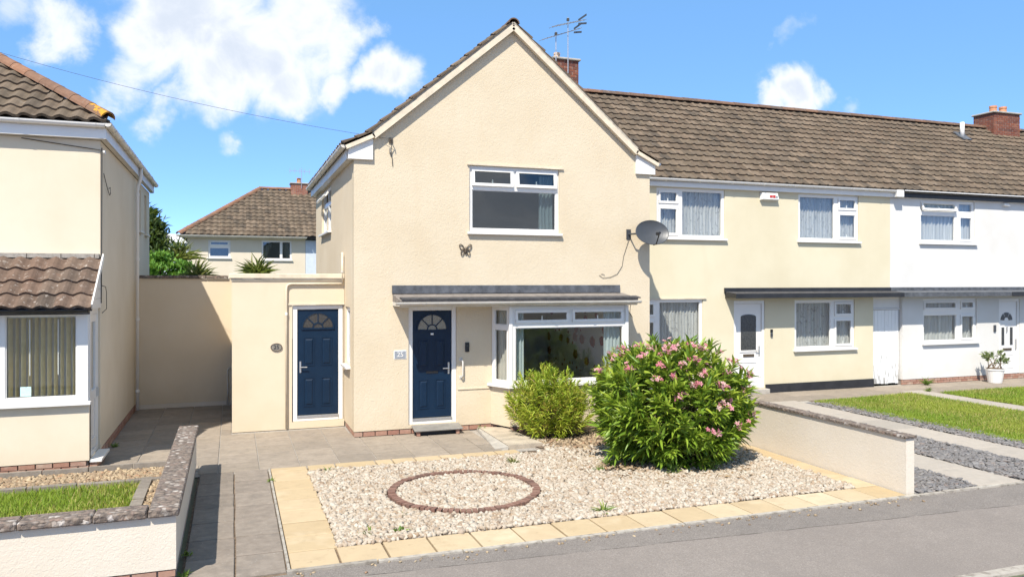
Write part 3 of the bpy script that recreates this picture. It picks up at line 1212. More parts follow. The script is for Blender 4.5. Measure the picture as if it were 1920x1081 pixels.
def tile_geom(w, length, amp, lip, roll=False):
    mb = MB()
    n = 6
    ov = w * 1.06
    top0, top1, low0 = [], [], []
    for i in range(n + 1):
        t = i / n
        x = ov * t
        z = amp * math.sin(2 * PI * t * 1.0 - .5) + amp
        if roll:
            x = ov * (0, .12, .22, .32, .45, .75, 1.0)[i]
            z = (.008, .024, .029, .023, .005, .003, .008)[i]
        top0.append(Vector((x, 0, z + lip)))
        top1.append(Vector((x, length, z + .004)))
        low0.append(Vector((x, 0, z)))
    for i in range(n):
        mb.face([top0[i], top0[i + 1], top1[i + 1], top1[i]])
        mb.face([low0[i], low0[i + 1], top0[i + 1], top0[i]])
    mb.face([low0[0], top0[0], top1[0]])
    mb.face([low0[n], top1[n], top0[n]])
    return mb


def tile_slope(roof, P0, A, U, ncols, nrows, w, gauge, mat, keep=None, limit=300, jitter=.004, roll=False):
    """P0: lower start corner; A along the eaves, U up the slope. The largest-looking tiles are parts, the rest joined"""
    A, U = Vector(A).normalized(), Vector(U).normalized()
    Nn = A.cross(U).normalized()
    me, geom = tile_mesh(mat, w, gauge * 1.22, roll=roll)
    spots = []
    for r in range(nrows):
        for c in range(ncols):
            p = Vector(P0) + A * (c * w) + U * (r * gauge)
            if keep and not keep(p + A * (w / 2) + U * (gauge / 2)):
                continue
            spots.append(p)
    spots.sort(key=lambda p: (p - CAM).length)
    rest = MB()
    for i, p in enumerate(spots):
        a = rng.gauss(0, .010)
        q = p + Nn * rng.uniform(0, jitter) + U * rng.gauss(0, .004)
        A2 = (A + U * a).normalized()
        U2 = Nn.cross(A2).normalized()
        N2 = (Nn + A * rng.gauss(0, .012)).normalized()
        A2 = U2.cross(N2).normalized()
        mt = basis(q, A2, U2, N2)
        if i < limit:
            inst('roof_tile', me, roof, mt)
        else:
            i0 = len(rest.v)
            rest.v += [tuple(mt @ Vector(v)) for v in geom.v]
            rv = rng.random()
            for f in geom.f:
                rest.f.append(tuple(i0 + k for k in f)); rest.r.append(rv)
    if rest.v:
        stuff(rest.build('far_roof_tiles', mat, roof))


RIDGE = {}


def ridge_run(roof, a, b, r, seg, mat, name='ridge_tile', last=None, lift=.0):
    """half-round capping tiles from a to b"""
    a, b = Vector(a), Vector(b)
    d = (b - a)
    L = d.length
    d.normalize()
    n = max(1, round(L / seg))
    sl_ = L / n
    side = d.cross(Vector((0, 0, 1))).normalized()
    up = side.cross(d).normalized()
    key = (mat, r, round(sl_, 3))
    def mk(m_):
        mb = MB()
        K = 8
        def ringp(y, rr):
            return [Vector((math.cos(PI * .96 - PI * .92 * i / K) * rr, y, math.sin(PI * .96 - PI * .92 * i / K) * rr)) for i in range(K + 1)]
        o0, o1 = ringp(-.01, r * 1.05), ringp(sl_ - .004, r)
        i0, i1 = ringp(-.01, r * .85), ringp(sl_ - .004, r * .8)
        for i in range(K):
            mb.face([o0[i], o0[i + 1], o1[i + 1], o1[i]])
            mb.face([i0[i + 1], i0[i], o0[i], o0[i + 1]])
            mb.face([o1[i], o1[i + 1], i1[i + 1], i1[i]])
        return mb.mesh(name, m_, smooth=False)
    me = mk(mat)
    mel = mk(last) if last else None
    for i in range(n):
        p = a + d * (i * sl_) + up * (lift + rng.uniform(0, .006))
        inst(name, mel if (last and i == 0) else me, roof, basis(p, side, d, up))


# ------------------------------------------------------------------ bricks
BRICK = {}


def brick_mesh(mat, l, w, h):
    key = (mat, round(l, 3), round(w, 3), round(h, 3))
    if key not in BRICK:
        mb = MB()
        c = .004
        mb.hexa([(c, c, 0), (l - c, c, 0), (l - c, w - c, 0), (c, w - c, 0), (c, c, h), (l - c, c, h), (l - c, w - c, h), (c, w - c, h)])
        BRICK[key] = mb.mesh('brick', mat)
    return BRICK[key]


def brick_course(parent, F, u0, u1, z, h, mat, n_out=.0, depth=.06, bl=.225, off=0.0, name='brick'):
    """one course of stretchers; outer face at n_out"""
    u = u0 - off
    while u < u1 - .01:
        a, b = max(u, u0), min(u + bl - .010, u1)
        if b - a > .03:
            me = brick_mesh(mat, b - a, depth, h - .010)
            jut = rng.uniform(-.002, .003)
            p = F.p(a, n_out + jut, z)
            if F.u.cross(-F.n).z < 0:
                p = F.p(b, n_out + jut, z)
                inst(name, me, parent, basis(p, -F.u, -F.n, Vector((0, 0, 1))))
            else:
                inst(name, me, parent, basis(p, F.u, -F.n, Vector((0, 0, 1))))
        u += bl


def chimney(house, x0, x1, y0, y1, z0, z1, pots, pot_mat='terracotta', cap_mat='concrete', bmat='brick_chimney'):
    core = MB().box(x0 + .012, x1 - .012, y0 + .012, y1 - .012, z0, z1, WORLD).build('chimney', 'mortar', house)
    Ff = Fr((0, y0), (1, 0), (0, -1))
    Fl = Fr((x0, 0), (0, 1), (-1, 0))
    Fr_ = Fr((x1, 0), (0, 1), (1, 0))
    z = z0
    k = 0
    while z < z1 - .03:
        o = .1125 if k % 2 else 0
        brick_course(core, Ff, x0, x1, z, .075, bmat, 0, .05, .225, o)
        brick_course(core, Fl, y0 + .052, y1, z, .075, bmat, 0, .05, .225, .1125 - o)
        brick_course(core, Fr_, y0 + .052, y1, z, .075, bmat, 0, .05, .225, .1125 - o)
        z += .075
        k += 1
    z1 = z
    MB().box(x0 - .05, x1 + .05, y0 - .05, y1 + .05, z1, z1 + .06).build('chimney_cap', cap_mat, core, bevel=.015)
    for (px, py, ph, pr) in pots:
        q = MB().tube([(px, py, z1 + .06), (px, py, z1 + .06 + ph * .75), (px, py, z1 + .06 + ph * .76), (px, py, z1 + .06 + ph)],
                      [pr, pr * .88, pr * 1.0, pr * .98], 14)
        q.build('chimney_pot', pot_mat, core)
    return core, z1 + .06


# =================================================================== SETTING
def sheet(name, pts, z, mat, kind='structure', thick=0):
    mb = MB()
    if thick:
        mb.prism([Vector((x, y, z)) for x, y in pts], (0, 0, -thick))
    else:
        p = [Vector((x, y, z)) for x, y in pts]
        ar = sum(p[i].x * p[(i + 1) % len(p)].y - p[(i + 1) % len(p)].x * p[i].y for i in range(len(p)))
        mb.face(p if ar > 0 else list(reversed(p)))
    o = mb.build(name, mat)
    o['kind'] = kind
    return o


# ground to the horizon; the street lies 0.11 lower beyond the kerb
g = MB()
g.face([(-600, 5.45, -.03), (900, 5.45, -.03), (900, 1500, -.03), (-600, 1500, -.03)])
struct(g.build('ground', 'ground_soil'))
g = MB()
g.face([(-600, -400, -.125), (900, -400, -.125), (900, 5.5, -.125), (-600, 5.5, -.125)])
struct(g.build('road', 'asphalt'))
pv = MB()
pv.face([(-80, 5.62, -.012), (120, 5.62, -.012), (120, 7.86, -.004), (-80, 7.86, -.004)])
pavement = struct(pv.build('pavement', 'asphalt'))

# kerb stones along the street
kerb = MB().box(-80, 120, 5.47, 5.60, -.20, -.06).build('kerb', 'concrete')
struct(kerb)
ks = MB()
ks.hexa([(0, 0, -.16), (.905, 0, -.16), (.905, .15, -.16), (0, .15, -.16), (0, .02, .0), (.905, .02, .0), (.905, .15, .0), (0, .15, .0)])
kme = ks.mesh('kerb_stone', 'kerb_stone')
for i in range(16):
    inst('kerb_stone', kme, kerb, Matrix.Translation((2.0 + i * .915, 5.47, -.002 + rng.uniform(-.003, .003))))

# thin concrete edging between the gardens and the footway
edge = MB().box(-30, 40, 7.858, 7.93, -.10, -.03).build('edging', 'concrete')
struct(edge)
x = .50
while x < 18:
    l = .9 if x < 8.4 else rng.choice((.3, .45, .6))
    me = brick_mesh('kerb_stone', l - .008, .075, .10)
    inst('edging_stone', me, edge, Matrix.Translation((x, 7.858, -.085 + rng.uniform(-.006, .006))) @ Matrix.Rotation(rng.gauss(0, .004), 4, 'Z'))
    x += l


def slab_field(field, rects, mat, z=0.0, thick=.05, gap=.008, name='paving_slab', jit=.003, ragged=0):
    for (x0, x1, y0, y1) in rects:
        mb = MB()
        zz = z + rng.uniform(-jit, jit)
        b = .006
        def cx(v):
            return v + rng.uniform(-ragged, ragged)
        a0, a1, c0, c1 = x0 + gap / 2, x1 - gap / 2, y0 + gap / 2, y1 - gap / 2
        t = [rng.uniform(-.0015, .0015) for _ in range(4)]
        low = [(a0, c0), (a1, c0), (a1, c1), (a0, c1)]
        low = [(cx(p), cx(q)) for p, q in low]
        ins = [(a0 + b, c0 + b), (a1 - b, c0 + b), (a1 - b, c1 - b), (a0 + b, c1 - b)]
        org = Vector((x0, y0, zz))
        V = [(p, q, zz - thick) for p, q in low] + [(p, q, zz - .006) for p, q in low] + [(p, q, zz + tt) for (p, q), tt in zip(ins, t)]
        mb.v = V
        for i in range(4):
            j = (i + 1) % 4
            mb.f += [(i, j, 4 + j, 4 + i), (4 + i, 4 + j, 8 + j, 8 + i)]
        mb.f.append((8, 9, 10, 11))
        mb.r = [0] * len(mb.f)
        me = mb.mesh(name, mat, org)
        o = bpy.data.objects.new(name, me)
        col.objects.link(o)
        o.parent = field
        o.location = org - ORG[field.name]


# --- patio in front of the doors and down the side passage
patio = struct(sheet('patio', [(-2.02, 12.25), (4.95, 12.25), (4.95, 15.9), (2.4, 15.9), (2.4, 19.2), (-2.02, 19.2)], -.012, 'mortar'))
rects = []
y = 12.38
rows = []
while y < 19.1:
    h = .60 if y < 15.5 else .46
    rows.append((y, min(y + h, 19.12)))
    y += h
for k, (ya, yb) in enumerate(rows):
    x = -2.0 - (.0 if k % 2 else 0.0)
    xmax = 4.30 if yb < 14.35 else (2.07 if yb < 15.7 else -.005)
    if ya < 14.3 < yb:
        xmax = 4.30
    wd = .60
    while x < xmax - .05:
        xb = min(x + wd, xmax)
        if xmax - xb < .12:
            xb = xmax
        if not (x < -.70 and ya < 12.9 and yb < 13.0):
            rects.append((x, xb, ya, yb))
        x = xb
rects.append((-.475, -.2, 12.38, 12.98))
rects.append((-.80, -.475, 12.60, 12.98))
slab_field(patio, rects, 'paving', 0.0, gap=.014)

# --- driveway strip of old slabs beside the left garden wall
drive = struct(sheet('driveway', [(-.47, 7.9), (.55, 7.9), (.55, 12.38), (-.47, 12.38)], -.020, 'soil'))
rects = []
y = 7.93
k = 0
while y < 12.3:
    yb = min(y + .635, 12.37)
    if 12.37 - yb < .1:
        yb = 12.37
    xs = [-.455, .03, .515]
    for a, b in zip(xs[:-1], xs[1:]):
        rects.append((a, b, y, yb))
    y = yb
    k += 1
slab_field(drive, rects, 'paving_old', 0.0, jit=.004, ragged=.005, gap=.018)

MB().box(.516, .543, 7.94, 12.36, -.02, .012).build('haunch', 'kerb_stone', drive)
# --- sandstone border round the gravel bed
border = struct(sheet('sandstone_border', [(.53, 7.93), (8.47, 7.93), (8.47, 14.2), (4.9, 14.2), (4.9, 12.36), (.53, 12.36)], -.020, 'soil'))
rects = []
y = 8.46
for i in range(7):
    rects.append((.545, 1.085, y, y + .513)); y += .513
rects.append((.545, 1.085, y, 12.36))
x = .545
rects.append((x, 1.04, 7.94, 8.46))
x = 1.04
while x < 8.0:
    xb = x + .497
    rects.append((x, min(xb, 8.47), 7.94, 8.46)); x = xb
ws = [.42, .62, .27, .36, .42, .40, .55, .40]
x = 1.085
for w_ in ws:
    rects.append((x, min(x + w_, 4.9), 11.93, 12.36)); x += w_
    if x > 4.85:
        break
y = 8.46
while y < 12.6:
    rects.append((8.06, 8.47, y, y + .5)); y += .5
slab_field(border, rects, 'sandstone', .008, jit=.003, gap=.022)

# --- concrete path end: a raised block and a ramped fillet
path = MB().prism([Vector((4.44, 14.25, .065)), Vector((4.92, 14.0, .065)), Vector((5.05, 12.45, .065)), Vector((4.42, 12.45, .065))], (0, 0, -.10)).build('garden_path', 'path_concrete', bevel=.012)
struct(path)
fil = MB()
fil.hexa([(4.22, 12.5, -.04), (4.415, 12.42, -.04), (4.435, 14.25, -.04), (4.42, 14.25, -.04), (4.20, 12.5, .004), (4.415, 12.42, .05), (4.435, 14.25, .05), (4.42, 14.25, .012)])
struct(fil.build('path_fillet', 'concrete'))

# --- white gravel bed with its ring of bricks
gb = struct(sheet('gravel_bed', [(1.08, 8.45), (8.07, 8.45), (8.07, 14.2), (4.9, 14.2), (4.9, 11.94), (1.08, 11.94)], -.006, 'white_gravel_base'))
RC, RR = Vector((2.95, 10.07)), .975


def in_poly(p, poly):
    x, y = p[:, 0], p[:, 1]
    ins = np.zeros(len(p), bool)
    n = len(poly)
    for i in range(n):
        x0, y0 = poly[i]
        x1, y1 = poly[(i + 1) % n]
        c = ((y0 > y) != (y1 > y)) & (x < (x1 - x0) * (y - y0) / ((y1 - y0) + 1e-12) + x0)
        ins ^= c
    return ins


def spread(poly, density):
    a = np.array(poly)
    lo, hi = a.min(0), a.max(0)
    n = int((hi[0] - lo[0]) * (hi[1] - lo[1]) * density)
    p = lo + nrg.random((n, 2)) * (hi - lo)
    return p[in_poly(p, poly)]


bed = [(1.09, 8.47), (8.05, 8.47), (8.05, 13.0), (5.1, 13.0), (5.0, 11.92), (1.09, 11.92)]
pts = spread(bed, 1900)
d = np.hypot(pts[:, 0] - RC.x, pts[:, 1] - RC.y)
pts = pts[(d < RR - .045) | (d > RR + .075)]
# thinner where soil shows round the shrubs
soilness = 1.5 * np.exp(-((pts[:, 0] - 6.1) ** 2 / 1.6 + (pts[:, 1] - 12.6) ** 2 / .5)) + .9 * np.exp(-((pts[:, 0] - 5.6) ** 2 / .8 + (pts[:, 1] - 10.45) ** 2 / .10)) + .7 * np.exp(-((pts[:, 0] - 5.5) ** 2 / .12 + (pts[:, 1] - 11.3) ** 2 / .5))
pts = pts[nrg.random(len(pts)) > soilness * 1.05]
gs = stones('gravel_stones', pts, 'white_chip', .058, .45, .5)
gs['label'] = 'pale stone chippings filling the front bed'
# bare soil patch near the shrubs
sp = [(4.7, 13.4), (4.95, 12.3), (5.6, 11.75), (6.2, 11.6), (7.4, 11.9), (8.0, 12.4), (8.0, 14.1), (5.0, 14.1)]
so1 = sheet('soil_patch', sp, .010, 'soil')
pts = spread([(4.95, 13.2), (5.1, 12.3), (6.0, 11.6), (7.4, 11.9), (8.0, 12.4), (8.0, 13.6)], 320)
stones('soil_pebbles', pts, 'brown_chip', .055, .5, .4)
pts = spread([(4.9, 10.75), (5.6, 10.35), (6.8, 10.2), (7.4, 10.35), (7.0, 10.8), (5.5, 11.0)], 240)
stones('fallen_debris', pts, 'brown_chip', .05, .4, .4, z=.02)

pts = spread([(.5, 7.60), (8.6, 7.60), (8.6, 7.86), (.5, 7.86)], 160)
pts = pts[nrg.random(len(pts)) < np.clip((pts[:, 1] - 7.58) / .28, 0, 1) ** 2]
stones('kerb_grit', pts, 'brown_chip', .022, .6, .4, z=-.006)
n_ = 260
th_ = nrg.random(n_) * 2 * PI
rr_ = np.sqrt(nrg.random(n_)) * 1.5
lp = np.c_[6.4 + rr_ * np.cos(th_) * 1.15, 10.7 + rr_ * np.sin(th_) * .95, np.full(n_, .045)]
ll = leaves('leaf_litter', lp, np.c_[nrg.normal(0, 1, (n_, 2)), nrg.normal(.05, .1, n_)], .10 * (.5 + .6 * nrg.random(n_)), .028 * (.6 + .6 * nrg.random(n_)), 'dry_leaf', None, (0, 0, 0), .1, .4)
stuff(ll)['label'] = 'dry fallen leaves on the gravel round the oleander'

ringf = struct(MB().tube([(RC.x, RC.y, -.05), (RC.x, RC.y, -.045)], .02, 6).build('brick_ring', 'mortar'))
NB = 84
bw = 2 * PI * RR / NB * .90
bme = brick_mesh('brick_ring', .108, bw, .088)
for i in range(NB):
    t = 2 * PI * i / NB
    rad = Vector((math.cos(t), math.sin(t), 0))
    tan = Vector((-math.sin(t), math.cos(t), 0))
    p = Vector((RC.x, RC.y, -.025 + rng.uniform(-.006, .006))) + rad * (RR - .056 + rng.uniform(-.006, .006)) - tan * (bw / 2)
    inst('brick', bme, ringf, basis(p, rad, tan, Vector((0, 0, 1))) @ Matrix.Rotation(rng.gauss(0, .03), 4, 'Z'))

# --- right-hand neighbour: slate drive with two slab tracks, lawns, path
sb = struct(sheet('slate_bed', [(8.62, 7.93), (12.95, 7.93), (12.95, 14.9), (8.62, 14.9)], -.008, 'slate_base'))
lane = struct(sheet('slab_track', [(9.76, 7.935), (10.62, 7.935), (10.62, 14.9), (9.76, 14.9)], -.004, 'concrete'))
rects = []
for xa, xb in ((9.77, 10.61), (11.78, 12.62)):
    y = 7.94
    while y < 14.6:
        rects.append((xa, xb, y, y + .9)); y += .9
slab_field(lane, rects, 'track_slab', .012, gap=.012)
s1 = spread([(8.66, 7.96), (9.75, 7.96), (9.75, 11.0), (8.66, 11.0)], 1500)
s2 = spread([(10.63, 7.96), (11.76, 7.96), (11.76, 14.6), (10.63, 14.6)], 1200)
s3 = spread([(12.64, 7.96), (13.2, 7.96), (13.2, 14.6), (12.64, 14.6)], 1100)
slate = stones('slate_chippings', np.r_[s1, s2, s3], 'slate_chip', .075, .16, .22)
slate['label'] = 'blue grey slate chippings on the neighbouring drive'
fp = struct(sheet('front_path', [(8.62, 14.85), (40, 14.85), (40, 16.6), (8.62, 16.6)], -.012, 'concrete'))
rects = []
x = 8.65
while x < 30:
    rects.append((x, x + .9, 15.1, 15.75)); rects.append((x, x + .9, 15.75, 16.42)); x += .9
slab_field(fp, rects, 'paving', .003)
# lawns
lawn_poly = [(13.05, 8.0), (16.15, 8.0), (16.25, 12.1), (16.05, 15.0), (12.85, 14.85)]
lb = struct(sheet('lawn_soil', [(12.97, 7.93), (40, 7.93), (40, 15.09), (12.97, 15.09)], -.009, 'soil'))
path2 = struct(sheet('lawn_path', [(16.2, 7.95), (16.95, 7.95), (16.95, 15.1), (16.2, 15.1)], .004, 'concrete'))
rects = []
y = 7.96
while y < 15.0:
    rects.append((16.22, 16.93, y, y + .75)); y += .75
slab_field(path2, rects, 'track_slab', .016)


def grass(name, pts, label, h=.06, mat='grass_blade', patch=None):
    n = len(pts)
    th = nrg.random(n) * 2 * PI
    lean = nrg.normal(0, .45, (n, 2))
    D = unit(np.c_[lean, np.ones(n)])
    X = np.c_[np.cos(th), np.sin(th), np.zeros(n)]
    X = unit(X - D * np.sum(X * D, 1, keepdims=True))
    Z = np.cross(X, D)
    L = h * (.5 + nrg.random(n))
    rv = np.clip(nrg.normal(.38, .20, n) + .35 * np.sin(pts[:, 0] * 1.7 + pts[:, 1] * .8) * np.sin(pts[:, 1] * 1.3 - pts[:, 0] * .6) + (patch(pts) if patch is not None else 0), 0, .999)
    tv = [(-.5, 0, 0), (.5, 0, 0), (.32, .6, .10), (-.32, .6, .10), (0, 1, .32)]
    tf = [(0, 1, 2, 3), (3, 2, 4, 4)]
    tf = [(0, 1, 2), (0, 2, 3), (3, 2, 4)]
    S = np.c_[np.full(n, .011) * (.7 + .6 * nrg.random(n)), L, L]
    o = stuff(scatter(name, tv, tf, np.c_[pts, np.zeros(n)], X, D, Z, S, mat, None, (0, 0, 0), rv))
    o['label'] = label
    o['category'] = 'grass'
    return o


g1 = spread([(12.98, 9.0), (16.17, 9.0), (16.17, 15.05), (12.9, 14.8)], 4200)
grass('lawn_grass', g1, 'sunlit green lawn beside the slate drive', .062, patch=lambda p: .35 * np.exp(-((p[:, 0] - 13.2) ** 2) / .12) - .12)
g2 = spread([(17.0, 10.5), (25, 10.5), (25, 14.9), (17.0, 14.95)], 2600)
grass('lawn_grass', g2, 'dry lawn in front of the white house', .062, patch=lambda p: .55 * np.exp(-((p[:, 0] - 20) ** 2 / 5 + (p[:, 1] - 13.3) ** 2 / .8)))

# --- left front garden: soil, gravel, turf and edging kerbs inside the wall
lg = struct(sheet('left_garden', [(-8, 8.0), (-.6, 8.0), (-.6, 12.98), (-8, 12.98)], -.010, 'brown_base'))
pts = np.r_[spread([(-5, 12.2), (-.65, 12.25), (-.65, 12.92), (-5, 12.92)], 1700), spread([(-1.05, 8.2), (-.62, 8.2), (-.62, 12.3), (-1.05, 12.3)], 1700)]
stones('garden_gravel', pts, 'brown_chip', .055, .35, .6)['label'] = 'brown stone chippings in the left garden'
g3 = spread([(-5, 8.3), (-1.22, 8.3), (-1.22, 12.0), (-5, 11.9)], 3000)
grass('turf', g3, 'small turf patch behind the left garden wall', .085, patch=lambda p: .28 * np.exp(-((p[:, 0] + 2.2) ** 2 + (p[:, 1] - 11.2) ** 2) / .5))
kb = struct(MB().box(-5, -1.2, 12.05, 12.12, -.05, -.02).build('lawn_edging', 'concrete'))
x = -5.0
while x < -1.3:
    me = brick_mesh('edging_stone', .59, .13, .11)
    inst('edging_stone', me, kb, Matrix.Translation((x, 12.02, -.045 + rng.uniform(-.006, .006))) @ Matrix.Rotation(rng.gauss(.02, .01), 4, 'Z'))
    x += .6
y = 8.6
while y < 12.1:
    me = brick_mesh('edging_stone', .15, .59, .11)
    inst('edging_stone', me, kb, Matrix.Translation((-1.21, y, -.045 + rng.uniform(-.006, .006))))
    y += .6
kb2 = struct(MB().box(-5, -.75, 12.97, 13.0, -.05, -.02).build('patio_edging', 'concrete'))
x = -5.0
while x < -.7:
    l = min(.6, -.66 - x)
    me = brick_mesh('edging_stone', l - .006, .06, .14)
    inst('edging_stone', me, kb2, Matrix.Translation((x, 12.95, -.045 + rng.uniform(-.004, .004))))
    x += .6

# =================================================================== GABLE HOUSE
HX0, HX1, HY, HYB = 2.09, 8.21, 14.29, 21.05
APX, APZ = 5.15, 7.80
gh = thing('gable_house', 'cream roughcast gable-fronted end house with blue front door and bay window', 'house', (5.15, HY, 0))
F = front(HY)
w = MB()
w.wall(F, HX0, HX1, .105, 5.12, [(4.285, 6.16, 3.80, 5.075), (3.10, 4.03, .17, 2.37), (4.78, 7.59, .84, 2.42)], .25)
w.prism([F.p(HX0, 0, 5.12), F.p(HX1, 0, 5.12), F.p(HX1, 0, 5.34), F.p(7.90, 0, 5.50), F.p(APX, 0, APZ - .04), F.p(2.40, 0, 5.50), F.p(HX0, 0, 5.34)], -F.n * .25)
w.build('front_wall', 'render_gable', gh)
FL = Fr((HX0, 0), (0, 1), (-1, 0))
w = MB()
w.wall(FL, HY + .25, HYB, .105, 5.30, [(17.75, 19.65, 3.99, 5.06), (14.78, 15.42, 1.25, 2.36)], .25)
w.build('side_wall', 'render_extension', gh)
FRt = Fr((HX1, 0), (0, 1), (1, 0))
w = MB()
w.wall(FRt, HY + .25, HYB, .105, 5.30, [], .20)
w.box(HX0 + .25, HX1 - .2, HYB - .25, HYB, .105, 5.30)
w.prism([Vector((HX0, HYB, 5.3)), Vector((HX1, HYB, 5.3)), Vector((7.9, HYB, 5.5)), Vector((APX, HYB, APZ - .04)), Vector((2.4, HYB, 5.5))], (0, -.2, 0))
w.build('rear_wall', 'render_gable', gh)
pl = MB().box(HX0 + .03, HX1 - .03, HY + .06, HYB - .05, -.1, .10).build('plinth', 'mortar', gh)
brick_course(pl, F, HX0 + .004, 4.85, .012, .088, 'brick_plinth', -.004, .06, .225, .06)
brick_course(pl, F, 7.6, HX1 - .004, .012, .088, 'brick_plinth', -.004, .06, .225, .06)
brick_course(pl, FL, HY + .07, 15.5, .012, .088, 'brick_plinth', -.004, .06, .225, .10)
# rooms behind the glass
rm = MB()
rm.box(HX0 + .26, HX1 - .21, HY + .26, 19.0, 2.74, 2.86)
rm.box(4.15, 4.22, HY + .26, 18.4, .1, 2.735)
rm.box(4.22, 7.9, 18.4, 18.5, .1, 2.735)
rm.box(HX0 + .26, HX1 - .21, 18.2, 18.3, 2.865, 5.3)
rm.box(HX0 + .26, HX1 - .21, HY + .26, 18.2, 5.30, 5.36)
rm.build('room', 'interior_wall', gh)
MB().box(4.23, 7.6, HY + .1, 18.39, .06, .10).build('room_floor', 'interior_floor', gh)
MB().box(7.60, 7.66, HY + .26, 18.39, .11, 2.73).build('wallpapered_wall', 'leaf_wallpaper', gh)

# roof
rs = math.sqrt(1 + .838 ** 2)
roofm = MB()
for sgn in (1, -1):
    def X(x):
        return APX - sgn * (APX - x)
    prof = [Vector((X(1.93), 14.245, 5.32)), Vector((X(2.40), 14.245, 5.545)), Vector((X(APX), 14.245, APZ + .045)), Vector((X(APX), 14.245, APZ - .03)), Vector((X(2.42), 14.245, 5.50)), Vector((X(1.93), 14.245, 5.275))]
    roofm.prism(prof, (0, HYB + .15 - 14.245, 0))
roof = roofm.build('roof', 'felt', gh)
Uu = Vector((1, 0, .838)).normalized()
Ul = Vector((.6, 0, .285)).normalized()
tile_slope(roof, (1.90, 21.17, 5.315), (0, -1, 0), Ul, 28, 2, .25, .27, 'tile_brown', None, 14)
tile_slope(roof, (2.36, 21.17, 5.54), (0, -1, 0), Uu, 28, 10, .25, .352, 'tile_brown', None, 90)
UuR = Vector((-1, 0, .838)).normalized()
UlR = Vector((-.6, 0, .285)).normalized()


def above_terrace(p):
    return p.z > 5.33 + .794 * (p.y - 16.36) - .05


tile_slope(roof, (8.40, 14.17, 5.315), (0, 1, 0), UlR, 9, 2, .25, .27, 'tile_brown', above_terrace, 14)
tile_slope(roof, (7.94, 14.17, 5.54), (0, 1, 0), UuR, 22, 10, .25, .352, 'tile_brown', above_terrace, 70)
ridge_run(roof, (APX, 14.17, APZ + .04), (APX, 20.9, APZ + .04), .115, .45, 'ridge_tile')
vb = MB()
for sgn in (1, -1):
    vb.bar((APX - sgn * (APX - 2.43), 14.225, 5.495), (APX, 14.225, APZ - .015), .10, .105, (0, 0, 1))
    vb.bar((APX - sgn * (APX - 1.935), 14.225, 5.268), (APX - sgn * (APX - 2.45), 14.225, 5.515), .10, .07, (0, 0, 1))
vb.build('verge_trim', 'trim_cream', gh)
vb = MB()
for sgn in (1, -1):
    vb.bar((APX - sgn * (APX - 2.40), 14.205, 5.575), (APX, 14.205, APZ + .065), .05, .05, (0, 0, 1))
vb.build('verge_mortar', 'pale_mortar', gh)
for sgn in (1, -1):
    def X(x):
        return APX - sgn * (APX - x)
    q = MB().prism([Vector((X(1.985), 14.235, 5.07)), Vector((X(2.43), 14.235, 5.07)), Vector((X(2.43), 14.235, 5.505)), Vector((X(2.38), 14.235, 5.48)), Vector((X(1.985), 14.235, 5.295))], (0, .12, 0))
    q.build('boxed_eaves_end', 'white_paint', gh, bevel=.004)
    q = MB().box(min(X(1.99), X(2.085)), max(X(1.99), X(2.085)), 14.36, HYB if sgn > 0 else 15.9, 5.075, 5.095)
    q.build('soffit', 'upvc_old', gh)
    q = MB().box(min(X(1.965), X(1.985)), max(X(1.965), X(1.985)), 14.36, HYB + .1 if sgn > 0 else 15.9, 5.075, 5.275)
    q.build('fascia', 'upvc_old', gh)
gutter(gh, (1.90, 14.24, 5.315), (1.90, HYB + .12, 5.305), .062, 'upvc_old', (-1, 0, 0), clips=.8)
gutter(gh, (8.40, 14.24, 5.315), (8.40, 15.9, 5.305), .062, 'upvc', (1, 0, 0))

# upstairs window
window(gh, F, 4.285, 6.16, 3.80, 5.075, [(4.345, 6.10, 3.865, 4.615, 'f'), (4.355, 5.175, 4.70, 5.015, 'o', math.radians(5)), (5.265, 6.09, 4.70, 5.015, 'o', math.radians(7))],
       n=-.04, glass='glass_grey', head='trim_cream', sill_out=.07)
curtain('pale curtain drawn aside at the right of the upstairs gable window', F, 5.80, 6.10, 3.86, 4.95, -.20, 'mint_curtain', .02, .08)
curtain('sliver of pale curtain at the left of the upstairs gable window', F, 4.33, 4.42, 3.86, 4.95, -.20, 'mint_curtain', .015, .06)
# side windows
window(gh, FL, 17.75, 19.65, 3.99, 5.06, [(17.82, 18.62, 4.05, 4.62, 'f'), (18.70, 19.58, 4.05, 4.62, 'f'), (17.83, 18.61, 4.72, 4.99, 'o', math.radians(38)), (18.71, 19.57, 4.72, 4.99, 'o', math.radians(38))], n=-.05, sill_out=.08)
window(gh, FL, 14.78, 15.42, 1.25, 2.36, [(14.84, 15.36, 1.32, 2.29, 'f')], n=-.03, sill_out=.09)

# front door
blue_door(gh, F, 3.10, 4.03, .17, 2.37, -.035, 'obscure_glass', 1, 'navy blue panelled front door with fanlight')

# bay window
A_, B_, C_, D_ = (4.72, HY), (4.93, 13.80), (7.43, 13.80), (7.65, HY)
q = MB().prism([Vector((A_[0], HY - .002, .10)), Vector((B_[0], B_[1], .10)), Vector((C_[0], C_[1], .10)), Vector((D_[0], HY - .002, .10))], (0, 0, .735))
bay = q.build('bay_base', 'render_gable', gh)
for k in (0,):
    FB = front(13.80)
    brick_course(bay, FB, 4.95, 7.42, .012, .085, 'brick_plinth', -.01, .06, .225, .06)
MB().prism([Vector((4.64, HY - .003, .838)), Vector((4.885, 13.72, .838)), Vector((7.475, 13.72, .838)), Vector((7.73, HY - .003, .838))], (0, 0, .05)).build('bay_sill', 'upvc', gh, bevel=.008)
FB = front(13.81)
window(gh, FB, 4.95, 7.41, .892, 2.375, [(5.05, 7.33, .955, 1.965, 'f'), (5.055, 6.145, 2.065, 2.295, 's'), (6.235, 7.325, 2.065, 2.295, 's')], n=0, sill=0, glass='glass')
dA = Vector((B_[0] - A_[0], B_[1] - A_[1]))
